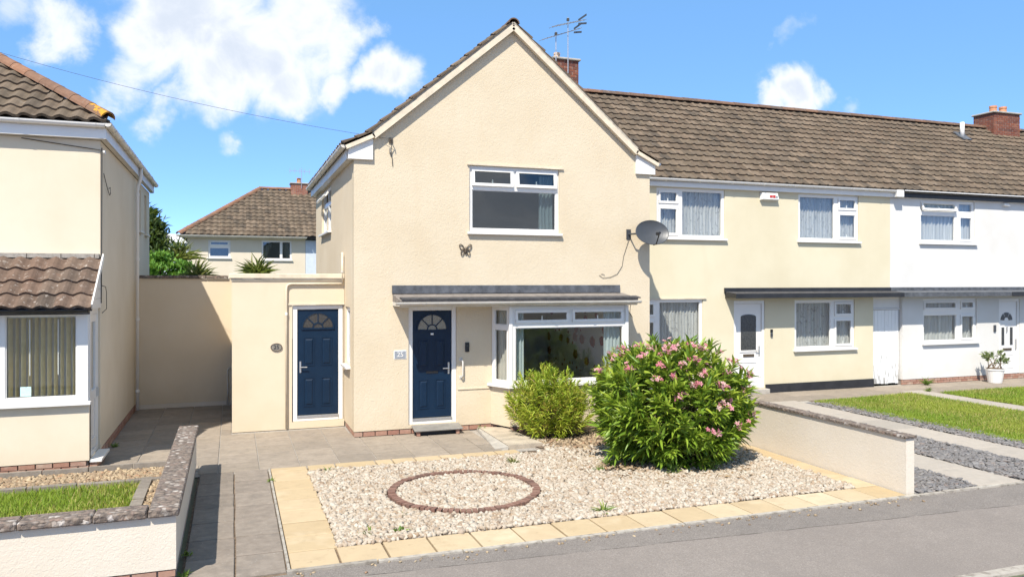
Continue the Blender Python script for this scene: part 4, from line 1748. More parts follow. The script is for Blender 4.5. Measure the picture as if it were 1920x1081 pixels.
LA = dA.length
FS = Fr((A_[0] + .01, A_[1] - .004), (dA.x, dA.y), (dA.y, -dA.x))
window(gh, FS, 0.01, LA - .02, .892, 2.375, [(.075, LA - .10, .955, 1.93, 'f'), (.075, LA - .10, 2.02, 2.31, 'f')], n=0, sill=0)
FS2 = Fr((C_[0] - .01, C_[1] + .004), (D_[0] - C_[0], D_[1] - C_[1]), (D_[1] - C_[1], -(D_[0] - C_[0])))
window(gh, FS2, 0.02, LA - .01, .892, 2.375, [(.10, LA - .075, .955, 1.93, 'f'), (.10, LA - .075, 2.02, 2.31, 'f')], n=0, sill=0)
q = MB()
q.box(4.915, 4.985, 13.785, 13.855, .89, 2.374)
q.box(7.375, 7.445, 13.785, 13.855, .89, 2.374)
q.build('corner_post', 'upvc', gh, bevel=.004)
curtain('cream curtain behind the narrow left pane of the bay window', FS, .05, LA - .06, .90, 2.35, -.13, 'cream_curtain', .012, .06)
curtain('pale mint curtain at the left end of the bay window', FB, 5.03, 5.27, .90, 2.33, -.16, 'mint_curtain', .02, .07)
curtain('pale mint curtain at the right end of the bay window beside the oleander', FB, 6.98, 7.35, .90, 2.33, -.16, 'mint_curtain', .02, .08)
# band where the wall thickens below the sill
MB().box(4.05, 4.70, 0, .016, .78, .815, F).build('wall_band', 'render_gable', gh, bevel=.004)

# canopy above door and bay
q = MB()
q.hexa([(2.80, 13.62, 2.475), (7.57, 13.62, 2.475), (7.57, HY - .004, 2.475), (2.80, HY - .004, 2.475), (2.80, 13.62, 2.515), (7.57, 13.62, 2.515), (7.57, HY - .004, 2.615), (2.80, HY - .004, 2.615)])
can = q.build('canopy', 'canopy_stone', gh, bevel=.006)
MB().box(2.785, 7.50, .003, .045, 2.618, 2.775, F).build('lead_flashing', 'lead', can, bevel=.008)
q = MB()
q.hexa([(2.83, 13.60, 2.516), (7.62, 13.60, 2.516), (7.62, 13.80, 2.546), (2.83, 13.80, 2.546), (2.83, 13.60, 2.535), (7.62, 13.60, 2.535), (7.62, 13.80, 2.565), (2.83, 13.80, 2.565)])
q.build('felt_edge', 'felt', can)
MB().box(2.80, 7.55, 13.66, HY - .004, 2.40, 2.47).build('canopy_soffit', 'upvc_old', can)
MB().box(2.81, 7.56, 13.635, 13.658, 2.385, 2.472).build('canopy_fascia', 'trim_cream', can)
gutter(can, (2.72, 13.575, 2.475), (7.60, 13.575, 2.470), .05, 'upvc_old', (0, -1, 0), clips=.82)

chim, ctop = chimney(gh, 8.235, 8.985, 19.5, 20.2, 7.55, 8.90, [(8.46, 19.8, .20, .095)], 'pot_cream')

# metal step below the front door
st = thing('door_step', 'grey metal step at the foot of the blue front door', 'step', (3.6, 14.1, 0))
q = MB()
q.hexa([(3.15, 13.99, .085), (4.07, 13.99, .085), (4.07, HY - .01, .135), (3.15, HY - .01, .135), (3.15, 13.99, .115), (4.07, 13.99, .115), (4.07, HY - .01, .163), (3.15, HY - .01, .163)])
q.build('tread', 'ramp_metal', st, bevel=.006)
MB().box(3.18, 4.04, 14.12, 14.17, .004, .095).build('shade_strip', 'black_board', st)  # black strip added as the dark shade under the tread
for xx in (3.20, 3.95):
    MB().box(xx, xx + .06, 14.02, 14.11, .004, .088).build('leg', 'brick_plinth', st)

# =================================================================== SIDE EXTENSION and back wall
EY = 15.55
ext = thing('side_extension', 'flat-roofed cream side extension with a navy panelled door', 'extension', (1.0, EY, 0))
FE = front(EY)
w = MB()
w.wall(FE, 0.0, 2.085, 0.0, 2.90, [(1.09, 2.075, .13, 2.385)], .20)
w.build('front_wall', 'render_extension', ext)
w = MB()
w.wall(Fr((0, 0), (0, 1), (-1, 0)), EY + .2, 19.1, 0.0, 2.90, [], .18)
w.build('side_wall', 'render_extension', ext)
MB().box(.01, 2.08, EY + .21, 20.6, 2.80, 2.895).build('roof_deck', 'felt', ext)
q = MB()
q.box(-.05, 2.085, EY - .05, EY + .20, 2.905, 2.995)
q.box(-.05, .20, EY + .201, 19.05, 2.905, 2.995)
q.build('coping', 'trim_cream', ext, bevel=.008)
MB().box(-.02, 2.085, EY - .02, EY - .003, 2.86, 2.90).build('drip_edge', 'trim_cream', ext)
blue_door(ext, FE, 1.105, 2.062, .135, 2.375, -.03, 'obscure_dark', -1, 'navy side door with dark fanlight')
MB().box(1.00, 2.085, .003, .022, 2.39, 2.42, FE).build('door_head_trim', 'trim_cream', ext)
brick_course(ext, FE, 1.10, 2.07, .02, .10, 'brick_red', -.03, .08, .225, .05)
MB().box(1.1, 2.07, EY + .04, EY + .19, -.02, .128).build('door_sill_core', 'mortar', ext)

pp = thing('waste_pipe', 'cream painted pipe bending down beside the side door', 'pipe', (.99, EY - .03, 0))
q = MB().tube([(.985, EY - .035, .02), (.985, EY - .035, 2.70), (.995, EY - .035, 2.755), (1.02, EY - .035, 2.785), (1.07, EY - .035, 2.80), (2.03, EY - .035, 2.80)], .021, 10)
q.build('pipe', 'trim_cream', pp, smooth=True)
q = MB().tube([(2.045, EY - .035, 2.78), (2.045, EY - .035, 3.42)], .022, 10)
q.build('riser', 'trim_cream', pp, smooth=True)
MB().tube([(.985, EY - .035, 2.20), (.985, EY - .035, 2.25)], .028, 10).build('collar', 'upvc', pp)
MB().tube([(2.045, EY - .035, 3.02), (2.045, EY - .035, 3.06)], .03, 10).build('collar', 'upvc_old', pp)

bw_ = thing('passage_wall', 'tall cream rendered wall closing the passage between the houses', 'wall', (-1.0, 19.1, 0))
w = MB()
w.wall(front(19.1), -2.0, -.005, .10, 2.91, [], .2)
w.build('wall_face', 'render_extension', bw_)
MB().box(-1.99, -.01, 19.09, 19.28, -.02, .098).build('wall_base', 'render_garden', bw_)
x = -1.995
while x < -.08:
    xb = min(x + .48, -.055)
    MB().box(x, xb - .008, 19.05, 19.32, 2.915, 2.985).build('coping_stone', 'coping', bw_, bevel=.008)
    x += .48
hose = MB().tube([(-.10, 19.04, .02), (-.09, 19.05, .35), (-.10, 19.05, .80), (-.06, 19.05, .86), (-.03, 19.04, .86)], .016, 8).build('waste_hose', 'upvc_old', None, org=(-.1, 19.04, 0), smooth=True)
tag(hose, 'thin pale pipe rising at the right end of the passage wall', 'pipe')

# =================================================================== LEFT HOUSE
lh = thing('left_house', 'cream rendered hip-roofed house at the left with tiled porch', 'house', (-4.0, 14.05, 0))
FLH = front(14.05)
w = MB()
w.wall(FLH, -9.0, -2.0, .0, 5.12, [], .25)
w.build('front_wall', 'render_left', lh)
FSd = Fr((-2.0, 0), (0, 1), (1, 0))
w = MB()
w.wall(FSd, 14.30, 21.95, .15, 5.12, [(19.25, 19.95, 4.0, 4.95), (20.75, 21.25, 4.0, 4.95)], .25)
w.box(-9, -2.25, 21.7, 21.95, 0, 5.12)
w.build('side_wall', 'render_left', lh)
pl = MB().box(-2.2, -2.03, 14.3, 21.9, -.05, .148).build('plinth', 'mortar', lh)
brick_course(pl, FSd, 14.06, 19.08, .0, .075, 'brick_plinth', .008, .06, .225, .05)
brick_course(pl, FSd, 14.06, 19.08, .075, .075, 'brick_plinth', .008, .06, .225, .16)
window(lh, FSd, 19.25, 19.95, 4.0, 4.95, [(19.31, 19.89, 4.06, 4.89, 'f')], n=-.06, sill_out=.08, frame_mat='upvc_old')
window(lh, FSd, 20.75, 21.25, 4.0, 4.95, [(20.81, 21.19, 4.06, 4.89, 'f')], n=-.06, sill_out=.08, frame_mat='upvc_old')
q = MB()
q.hexa([(-9.1, 13.88, 5.36), (-1.86, 13.88, 5.36), (-1.86, 22.12, 5.36), (-9.1, 22.12, 5.36), (-9.1, 18.0, 8.02), (-5.98, 17.98, 8.02), (-5.98, 18.02, 8.02), (-9.1, 18.02, 8.02)])
lroof = q.build('roof', 'felt', lh)
PT = .65


def hip_keep(p):
    return p.x < -1.84 - (p.y - 13.88) - .02 and p.x > -8.9


tile_slope(lroof, (-9.1, 13.84, 5.372), (1, 0, 0), (0, 1, PT), 31, 14, .24, .335, 'tile_brown', hip_keep, 230)
tile_slope(lroof, (-1.93, 13.88, 5.40), (0, 1, 0), (-1, 0, PT), 35, 14, .24, .335, 'tile_brown', lambda p: (p.y - 13.88) > (-1.84 - p.x) + .05 and (22.12 - p.y) > (-1.84 - p.x), 30)
ridge_run(lroof, (-1.88, 13.90, 5.44), (-5.95, 17.97, 8.09), .125, .42, 'ridge_terracotta', 'hip_tile', last='lichen_yellow')
MB().box(-9, -1.90, 13.92, 13.94, 5.13, 5.33).build('fascia', 'upvc', lh)
MB().box(-1.92, -1.90, 13.945, 22.08, 5.13, 5.33).build('fascia', 'upvc_old', lh)
q = MB().box(-9, -1.925, 13.945, 14.045, 5.125, 5.14)
q.box(-1.99, -1.925, 14.05, 22.08, 5.125, 5.14)
q.build('soffit', 'upvc_old', lh)
gutter(lh, (-9, 13.855, 5.365), (-1.90, 13.855, 5.355), .062, 'upvc', (0, -1, 0), clips=1.05)
gutter(lh, (-1.860, 13.80, 5.36), (-1.860, 22.15, 5.345), .062, 'upvc_old', (1, 0, 0), clips=.9)
dp = thing('downpipe', 'white downpipe on the side of the left house', 'downpipe', (-1.93, 18.6, 0))
MB().tube([(-1.86, 18.6, 5.31), (-1.86, 18.6, 5.14), (-1.88, 18.6, 5.02), (-1.92, 18.6, 4.92), (-1.93, 18.6, 4.80), (-1.93, 18.6, .06)], .036, 10).build('pipe', 'upvc', dp, smooth=True)
for zz in (.45, 2.0, 3.3, 4.7):
    MB().tube([(-1.93, 18.6, zz), (-1.93, 18.6, zz + .05)], .044, 10).build('pipe_clip', 'upvc', dp)

# porch of the left house
PY0 = 13.20
FP = front(PY0)
w = MB()
w.wall(FP, -6.2, -2.03, .15, 1.04, [], .14)
w.box(-6.2, -6.06, PY0 + .14, 14.05, .15, 2.4)
w.build('porch_wall', 'render_left', lh)
pl = MB().box(-6.2, -2.05, PY0 + .05, PY0 + .12, -.05, .149).build('porch_plinth', 'mortar', lh)
brick_course(pl, FP, -5.5, -2.04, .0, .075, 'brick_plinth', -.004, .06, .225, .05)
brick_course(pl, FP, -5.5, -2.04, .075, .073, 'brick_plinth', -.004, .06, .225, .16)
window(lh, FP, -6.1, -2.045, 1.05, 2.40, [(-3.125, -2.20, 1.125, 2.345, 'f'), (-3.98, -3.245, 1.90, 2.34, 's'), (-3.98, -3.245, 1.13, 1.80, 'f'), (-5.6, -4.15, 1.125, 2.345, 'f')],
       n=-.01, sill=.055, sill_out=.085, glass='glass')
FPs = Fr((-2.03, 0), (0, 1), (1, 0))
q = MB()
q.wall(FPs, PY0 + .07, 14.045, .16, 2.42, [(13.40, 13.98, .24, 2.34)], .07)
pd = q.build('porch_door', 'upvc', lh, bevel=.004)
q = MB()
q.wall(FPs, 13.405, 13.975, .245, 2.335, [(13.50, 13.88, 1.15, 2.22), (13.50, 13.88, .40, 1.0)], .05, -.012)
q.build('door_leaf', 'upvc', pd, bevel=.003)
MB().box(13.505, 13.875, -.045, -.03, 1.155, 2.215, FPs).build('pane', 'glass_grey', pd)
MB().box(13.505, 13.875, -.045, -.03, .405, .995, FPs).build('door_panel', 'upvc', pd)
MB().box(13.905, 13.935, -.012, .03, 1.02, 1.16, FPs).build('door_handle', 'steel', pd)
stp = MB().box(-2.03, -1.86, PY0 + .02, 14.02, .11, .155).build('porch_step', 'upvc', lh, bevel=.006)
MB().box(-2.03, -1.93, PY0 + .05, 14.0, .0, .108).build('porch_step_base', 'brick_plinth', lh)
# porch roof
Up = Vector((0, 1.07, .78)).normalized()
q = MB()
q.hexa([(-6.3, 12.99, 2.41), (-1.96, 12.99, 2.41), (-1.96, 14.045, 3.18), (-6.3, 14.045, 3.18), (-6.3, 12.99, 2.44), (-1.96, 12.99, 2.44), (-1.96, 14.045, 3.21), (-6.3, 14.045, 3.21)])
proof = q.build('porch_roof', 'felt', lh)
tile_slope(proof, (-6.3, 12.95, 2.425), (1, 0, 0), Up, 18, 4, .24, .325, 'tile_red', None, 300)
x = -6.3
while x < -2.0:
    MB().box(x, min(x + .46, -2.01), 13.97, 14.046, 3.22, 3.29).build('abutment_mortar', 'mortar', proof)
    x += .47
q = MB()
q.bar((-1.955, 12.96, 2.47), (-1.955, 14.04, 3.25), .02, .10, (0, 0, 1))
q.build('verge_board', 'upvc', proof)
for k in range(5):
    z0 = 2.425 + k * .155
    yy = 13.02 + (z0 - 2.42) / .73
    if yy < 13.95:
        q = MB().prism([Vector((-1.99, yy, z0)), Vector((-1.99, 14.04, z0)), Vector((-1.99, 14.04, min(z0 + .15, 3.17))), Vector((-1.99, min(yy + .205, 14.035), min(z0 + .15, 3.17)))], (-.03, 0, 0))
        q.build('cheek_board', 'upvc', proof)
gutter(proof, (-6.3, 12.93, 2.435), (-1.99, 12.93, 2.43), .05, 'black_plastic', (0, -1, 0))
MB().box(-6.3, -1.99, 12.985, 13.005, 2.36, 2.435).build('porch_fascia', 'black_board', proof)
MB().box(-6.2, -2.04, 13.01, PY0 + .06, 2.402, 2.42).build('porch_soffit', 'upvc', proof)
# interior of the porch
MB().box(-6.0, -2.2, 13.95, 14.04, .16, 2.4).build('porch_back', 'interior_wall', lh)

# vertical blind
plain('blind_fabric', (.62, .52, .29), .9, .10, 6)
vbd = thing('vertical_blind', 'beige vertical slat blind behind the porch window', 'blind', (-2.7, 13.32, 1.14))
MB().box(-3.95, -2.1, 13.30, 13.34, 2.31, 2.35).build('headrail', 'upvc', vbd)
sl_ = MB()
sl_.box(-.0445, .0445, -.001, .001, -1.17, 0)
sme = sl_.mesh('slat', 'blind_fabric')
for i in range(22):
    xx = -3.92 + i * .084
    inst('slat', sme, vbd, Matrix.Translation((xx, 13.32, 2.31)) @ Matrix.Rotation(math.radians(63 + rng.gauss(0, 5)), 4, 'Z'))
for xx in (-2.83, -2.46):
    MB().box(xx, xx + .012, 13.27, 13.28, 1.45, 2.28).build('control_wand', 'upvc', vbd)
nt_ = MB().box(-2.94, -2.80, -.046, -.043, 1.15, 1.29, FP).build('window_notice', 'sticker', None, org=FP.p(-2.87, -.04, 1.15))
tag(nt_, 'small pale blue notice in the corner of the porch window', 'notice')
cab = MB()
cab.tube([(-1.975, 14.03, 5.0), (-1.978, 14.028, 3.9), (-1.982, 14.03, 3.0), (-1.985, 14.03, 2.5)], .010, 6)
cab.tube([(-3.1, 14.03, 5.09), (-2.5, 14.03, 5.02), (-1.985, 14.02, 4.96), (-1.96, 14.12, 4.92)], .007, 6)
cab.tube([(-1.985, 14.3, 4.62), (-1.97, 14.6, 4.40), (-1.97, 14.85, 4.32), (-1.97, 14.95, 4.36), (-1.97, 14.9, 4.46), (-1.97, 14.75, 4.42)], .006, 6)
cab.tube([(-1.975, 14.05, 2.78), (-1.93, 14.1, 2.76), (-1.93, 14.2, 2.66), (-1.93, 14.2, 2.4), (-1.975, 14.06, 2.34)], .006, 6)
co = cab.build('service_cable', 'cable_dark', None, org=(-1.98, 14.03, 2.3))
tag(co, 'thin black cable running down the corner of the left house', 'cable')
cc = MB().tube([(-1.96, 14.05, 4.93), (-1.93, 14.05, 4.93)], .035, 10).build('cable_box', 'upvc_old', None, org=(-1.95, 14.05, 4.93))
tag(cc, 'small round cable box under the eaves of the left house', 'junction box')

# left garden wall, L-shaped with rough stone coping
lw = thing('garden_wall', 'low cream garden wall with dark pebbly coping at the left', 'wall', (-.6, 8.1, 0))
w = MB()
w.box(-9, -.50, 8.03, 8.20, .12, .628)
w.box(-.70, -.50, 8.20, 12.50, .12, .628)
w.build('wall_face', 'render_garden', lw)
MB().box(-9, -.51, 8.06, 8.19, -.1, .118).build('base', 'mortar', lw)
MB().box(-.69, -.515, 8.19, 12.48, -.1, .118).build('base', 'mortar', lw)
FW = front(8.03)
for k in (0, 1):
    brick_course(lw, FW, -5, -.505, -.02 + k * .07, .07, 'brick_plinth', -.006, .06, .225, .05 + k * .11)
FWs = Fr((-.50, 0), (0, 1), (1, 0))
brick_course(lw, FWs, 8.09, 12.48, .045, .07, 'brick_plinth', -.006, .06, .225, .05)
x = -9.0
while x < -.75:
    xb = min(x + .60, -.745)
    MB().box(x, xb - .006, 7.975, 8.235, .632, .705).build('coping_stone', 'coping', lw, bevel=.012)
    x += .60
y = 7.975
while y < 12.5:
    yb = min(y + .62, 12.53)
    MB().box(-.74, -.47, y, yb - .006, .632 + rng.uniform(0, .003), .705 + rng.uniform(-.003, .003)).build('coping_stone', 'coping', lw, bevel=.012)
    y += .62

# right garden wall
rw = thing('garden_wall', 'low cream rendered wall with thin dark coping right of the gravel bed', 'wall', (8.55, 8.1, 0))
MB().box(8.48, 8.62, 7.98, 14.28, -.05, .745).build('wall_face', 'render_garden', rw)
y = 7.955
while y < 14.2:
    yb = min(y + .60, 14.27)
    MB().box(8.452, 8.648, y, yb - .006, .75, .785 + rng.uniform(0, .004)).build('coping_stone', 'coping', rw, bevel=.006)
    y += .60

# =================================================================== TERRACE
TY = 16.5
FT = front(TY)
Ut = Vector((0, 3.50, 2.78)).normalized()


def terrace_roof(house, x0, x1, keep, name='roof'):
    q = MB()
    q.prism([Vector((x0, 16.36, 5.33)), Vector((x0, 19.9, 8.14)), Vector((x0, 23.5, 5.33)), Vector((x0, 23.5, 5.27)), Vector((x0, 19.9, 8.07)), Vector((x0, 16.36, 5.27))], (x1 - x0, 0, 0))
    return q.build(name, 'felt', house)


ch = thing('cream_terrace_house', 'pale yellow terraced house with net curtains and dark canopy', 'house', (12.6, TY, 0))
w = MB()
w.wall(FT, 8.22, 16.96, 0, 5.16, [(9.67, 11.62, 3.91, 5.13), (13.88, 15.87, 3.91, 5.13), (9.0, 10.98, 1.10, 2.41), (11.89, 12.83, .14, 2.36), (13.76, 15.74, 1.07, 2.36), (16.37, 17.5, -1, 2.44)], .25)
w.build('front_wall', 'render_yellow', ch)
w = MB()
w.box(8.22, 16.96, 23.2, 23.45, 0, 5.2)
w.box(16.13, 16.36, TY + .25, 23.2, 0, 2.6)
w.box(8.3, 16.95, TY + .26, 23.1, 2.62, 2.80)
w.build('inner_walls', 'interior_wall', ch)
croof = terrace_roof(ch, 7.0, 16.96, None)


def above_gable(p):
    return p.z > 7.86 - .838 * (p.x - APX) - .1


tile_slope(croof, (7.25, 16.34, 5.325), (1, 0, 0), Ut, 37, 15, .2626, .299, 'tile_brown', above_gable, 300, roll=True)
ridge_run(croof, (8.99, 19.9, 8.155), (16.96, 19.9, 8.155), .12, .45, 'ridge_tile')
gutter(ch, (8.30, 16.345, 5.335), (17.2, 16.345, 5.325), .058, 'upvc', (0, -1, 0), clips=.95)
MB().box(8.25, 17.22, 16.405, 16.43, 5.145, 5.295).build('fascia', 'white_paint', ch)
MB().box(8.25, 16.96, 16.433, TY - .003, 5.145, 5.158).build('soffit', 'white_paint', ch)
MB().box(17.0, 17.24, 16.28, 16.44, 5.14, 5.335).build('gutter_outlet', 'upvc', ch, bevel=.01)
window(ch, FT, 9.67, 11.62, 3.91, 5.13, [(10.40, 11.55, 3.975, 5.065, 'f'), (9.745, 10.275, 4.76, 5.055, 's'), (9.745, 10.275, 3.985, 4.66, 's')], n=-.03)
window(ch, FT, 13.88, 15.87, 3.91, 5.13, [(13.95, 15.07, 3.975, 5.065, 'f'), (15.21, 15.795, 4.76, 5.055, 's'), (15.21, 15.795, 3.985, 4.66, 's')], n=-.03)
window(ch, FT, 9.0, 10.98, 1.10, 2.41, [(9.76, 10.91, 1.165, 2.345, 'f'), (9.08, 9.63, 2.0, 2.335, 's'), (9.08, 9.63, 1.175, 1.90, 's')], n=-.03, head='trim_cream')
window(ch, FT, 13.76, 15.74, 1.07, 2.36, [(13.83, 14.95, 1.135, 2.295, 'f'), (15.09, 15.665, 1.94, 2.285, 's'), (15.09, 15.665, 1.145, 1.84, 's')], n=-.03)
curtain('patterned net curtain in the upper left window of the pale yellow house', FT, 9.70, 11.58, 3.93, 5.10, -.16, 'net_curtain')
curtain('patterned net curtain in the upper right window of the pale yellow house', FT, 13.90, 15.85, 3.93, 5.10, -.16, 'net_curtain')
curtain('patterned net curtain in the lower window beside the oleander top', FT, 9.03, 10.95, 1.12, 2.39, -.16, 'net_curtain')
curtain('patterned net curtain in the lower window right of the white arched-pane door', FT, 13.78, 15.72, 1.09, 2.34, -.16, 'net_curtain')
# white door with one arched pane
fr = MB()
fr.box(11.89, 11.97, -.09, -.02, .14, 2.36, FT); fr.box(12.75, 12.83, -.09, -.02, .14, 2.36, FT)
fr.box(11.97, 12.75, -.09, -.02, 2.28, 2.36, FT); fr.box(11.97, 12.75, -.09, -.01, .14, .20, FT)
cd = fr.build('door', 'upvc', ch, bevel=.004)
MB().box(11.975, 12.745, -.10, -.05, .205, 2.275, FT).build('door_leaf', 'upvc', cd, bevel=.003)
q = MB()
ap = [FT.p(12.13, -.049, 1.10), FT.p(12.59, -.049, 1.10), FT.p(12.59, -.049, 1.95)] + [FT.p(12.36 + .23 * math.cos(t), -.049, 1.95 + .06 * math.sin(t)) for t in [PI * k / 8 for k in range(1, 8)]] + [FT.p(12.13, -.049, 1.95)]
q.prism(ap, FT.n * .008)
q.build('arched_pane', 'obscure_charcoal', cd)
q = MB()
ring_bars(q, FT, 12.09, 12.63, 1.05, 1.10, .02, -.05, -.035)
ring_bars(q, FT, 12.10, 12.62, .30, .80, .02, -.05, -.038)
q.build('door_panel', 'upvc', cd)
MB().box(12.20, 12.53, -.05, -.034, .93, 1.0, FT).build('letter_plate', 'bronze', cd, bevel=.003)
q = MB().box(12.665, 12.70, -.05, -.036, .95, 1.20, FT)
q.tube([FT.p(12.68, -.036, 1.09), FT.p(12.68, .0, 1.09), FT.p(12.56, .0, 1.09)], .01, 8)
q.build('door_handle', 'steel', cd)
MB().box(12.84, 16.365, .003, .03, -.02, .215, FT).build('plinth_band', 'black_board', ch)
MB().box(11.85, 12.84, -.06, .20, -.01, .125, FT).build('doorstep', 'concrete', ch, bevel=.01)
# canopy
q = MB().box(11.62, 16.955, 16.03, TY - .003, 2.435, 2.53)
can2 = q.build('canopy', 'black_board', ch, bevel=.006)
MB().box(11.60, 16.955, 16.012, 16.028, 2.43, 2.545).build('canopy_edge', 'black_board', can2)
MB().box(11.59, 16.955, .003, .05, 2.56, 2.685, FT).build('flashing', 'black_board', can2, bevel=.006)
q = MB()
q.hexa([(11.62, 16.02, 2.531), (16.955, 16.02, 2.531), (16.955, TY - .055, 2.531), (11.62, TY - .055, 2.531), (11.62, 16.02, 2.542), (16.955, 16.02, 2.542), (16.955, TY - .055, 2.59), (11.62, TY - .055, 2.59)])
q.build('canopy_felt', 'felt', can2)

al = thing('alarm_box', 'white alarm box with red lettering under the eaves', 'alarm box', (12.93, TY, 4.93))
q = MB()
q.hexa([FT.p(12.66, .002, 4.90), FT.p(13.20, .002, 4.90), FT.p(13.20, .11, 4.93), FT.p(12.66, .11, 4.93), FT.p(12.66, .002, 5.11), FT.p(13.20, .002, 5.11), FT.p(13.16, .085, 5.11), FT.p(12.70, .085, 5.11)])
q.build('cover', 'white_paint', al, bevel=.012)
# the lettering is not legible: two red marks and a grey one
MB().box(12.90, 12.985, .104, .114, 4.985, 5.04, FT).build('red_mark', 'red_letter', al)
MB().box(13.0, 13.07, .103, .113, 4.98, 5.045, FT).build('red_mark', 'red_letter', al)
MB().box(13.085, 13.14, .103, .112, 4.985, 5.03, FT).build('grey_mark', 'grey_letter', al)

kb_ = thing('key_safe', 'small dark entry box beside the white arched-pane door', 'key safe', (13.03, TY, 1.45))
MB().box(12.99, 13.06, .002, .03, 1.54, 1.62, FT).build('upper_cover', 'black_plastic', kb_, bevel=.004)
MB().box(12.995, 13.055, .002, .035, 1.43, 1.52, FT).build('lower_cover', 'dish_grey', kb_, bevel=.004)

# gate across the passage
gt = thing('side_gate', 'weathered white plank gate between the yellow and white houses', 'gate', (16.9, 16.6, 0))
x = 16.385
while x < 17.37:
    MB().box(x, x + .118, 16.60 + rng.uniform(0, .006), 16.63, .03 + rng.uniform(0, .02), 2.06).build('plank', 'flaky_white', gt, bevel=.003)
    x += .1235
MB().box(16.375, 17.395, 16.595, 16.64, 2.11, 2.43).build('head_panel', 'white_paint', gt)
MB().box(16.375, 17.395, 16.57, 16.645, 2.07, 2.105).build('lintel', 'white_paint', gt, bevel=.004)

wh = thing('white_terrace_house', 'white rendered terraced house with brick plinth at the right', 'house', (21, TY, 0))
w = MB()
w.wall(FT, 16.96, 28.5, .14, 5.16, [(18.04, 20.11, 3.93, 5.13), (18.15, 20.19, 1.12, 2.36), (21.06, 21.9, .139, 2.33), (16.5, 17.40, -1, 2.44)], .25)
w.build('front_wall', 'render_white', wh)
w = MB()
w.box(16.97, 28.5, 23.2, 23.45, 0, 5.2)
w.box(17.42, 17.62, TY + .251, 23.2, 0, 2.6)
w.box(28.25, 28.5, TY + .26, 23.2, 0, 5.2)
w.box(17.0, 28.2, TY + .26, 23.1, 2.62, 2.80)
w.build('inner_walls', 'render_white', wh)
wroof = terrace_roof(wh, 16.965, 28.6, None)
tile_slope(wroof, (16.965, 16.34, 5.325), (1, 0, 0), Ut, 44, 15, .2626, .299, 'tile_brown', None, 300, roll=True)
ridge_run(wroof, (16.97, 19.9, 8.155), (28.6, 19.9, 8.155), .12, .45, 'ridge_tile')
gutter(wh, (17.25, 16.33, 5.32), (28.6, 16.33, 5.31), .055, 'black_plastic', (0, -1, 0))
MB().box(17.25, 28.6, 16.262, 16.275, 5.31, 5.335).build('eaves_trim', 'upvc', wh)
MB().box(17.25, 28.6, 16.39, 16.41, 5.15, 5.295).build('fascia', 'black_board', wh)
MB().box(17.25, 28.6, 16.413, TY - .003, 5.15, 5.158).build('soffit', 'white_paint', wh)
window(wh, FT, 18.04, 20.11, 3.93, 5.13, [(18.11, 19.38, 4.0, 4.70, 'f'), (18.115, 19.37, 4.83, 5.06, 'o', math.radians(20)), (19.54, 20.03, 4.83, 5.06, 'f'), (19.54, 20.03, 4.005, 4.70, 's')], n=-.04)
window(wh, FT, 18.15, 20.19, 1.12, 2.36, [(18.22, 19.44, 1.185, 1.90, 'f'), (18.225, 19.43, 2.06, 2.285, 's'), (19.60, 20.11, 2.06, 2.285, 's'), (19.60, 20.11, 1.195, 1.89, 's')], n=-.04)
curtain('plain white net curtain in the upper window of the white house', FT, 18.06, 20.09, 3.95, 5.10, -.16, 'net_plain', .022, .13)
curtain('plain white net curtain in the lower window of the white house', FT, 18.17, 20.17, 1.14, 2.34, -.16, 'net_plain', .022, .13)
fr = MB()
fr.box(21.06, 21.13, -.09, -.02, .145, 2.33, FT); fr.box(21.83, 21.9, -.09, -.02, .145, 2.33, FT)
fr.box(21.13, 21.83, -.09, -.02, 2.26, 2.33, FT); fr.box(21.13, 21.83, -.09, -.01, .145, .20, FT)
wd = fr.build('door', 'upvc', wh, bevel=.004)
MB().box(21.135, 21.825, -.10, -.05, .205, 2.255, FT).build('door_leaf', 'upvc', wd, bevel=.003)
for k in range(3):
    q = MB()
    arc_sector(q, FT, 21.42, 1.70, .09, .24, PI * k / 3 + .06, PI * (k + 1) / 3 - .06, -.0495, -.043, 6)
    q.build('fanlight_pane', 'obscure_charcoal', wd)
for xx in (21.22, 21.56):
    MB().box(xx, xx + .11, -.0495, -.043, .98, 1.50, FT).build('side_pane', 'obscure_charcoal', wd)
q = MB()
ring_bars(q, FT, 21.2, 21.7, .30, .70, .018, -.05, -.04)
q.build('door_panel', 'upvc', wd)
MB().box(21.27, 21.62, -.05, -.035, .82, .89, FT).build('letter_plate', 'bronze', wd)
MB().tube([FT.p(21.42, -.035, 1.36), FT.p(21.42, -.03, 1.52)], .02, 8).build('knocker', 'steel', wd)
MB().box(21.76, 21.79, -.05, -.02, .85, 1.15, FT).build('door_handle', 'steel', wd)
pl = MB().box(17.42, 28.4, TY + .05, TY + .2, -.05, .138).build('plinth', 'mortar', wh)
for k in (0, 1):
    brick_course(pl, FT, 17.40, 28, .0 + k * .069, .069, 'brick_plinth', -.004, .06, .225, .05 + .11 * k)
q = MB().box(16.965, 28.5, 16.03, TY - .003, 2.435, 2.53)
can3 = q.build('canopy', 'lead', wh, bevel=.006)
MB().box(16.965, 28.5, 16.012, 16.028, 2.43, 2.55).build('canopy_edge', 'lead', can3)
MB().box(20.95, 22.0, 15.995, 16.010, 2.425, 2.55).build('black_edge_panel', 'black_board', can3)
x = 16.965
while x < 28.4:
    MB().box(x, x + 1.18, .003, .05, 2.56, 2.685, FT).build('lead_flashing', 'lead', can3, bevel=.006)
    x += 1.19
q = MB()
q.hexa([(16.965, 16.02, 2.531), (28.5, 16.02, 2.531), (28.5, TY - .055, 2.531), (16.965, TY - .055, 2.531), (16.965, 16.02, 2.545), (28.5, 16.02, 2.545), (28.5, TY - .055, 2.595), (16.965, TY - .055, 2.595)])
q.build('canopy_sheet', 'lead', can3)
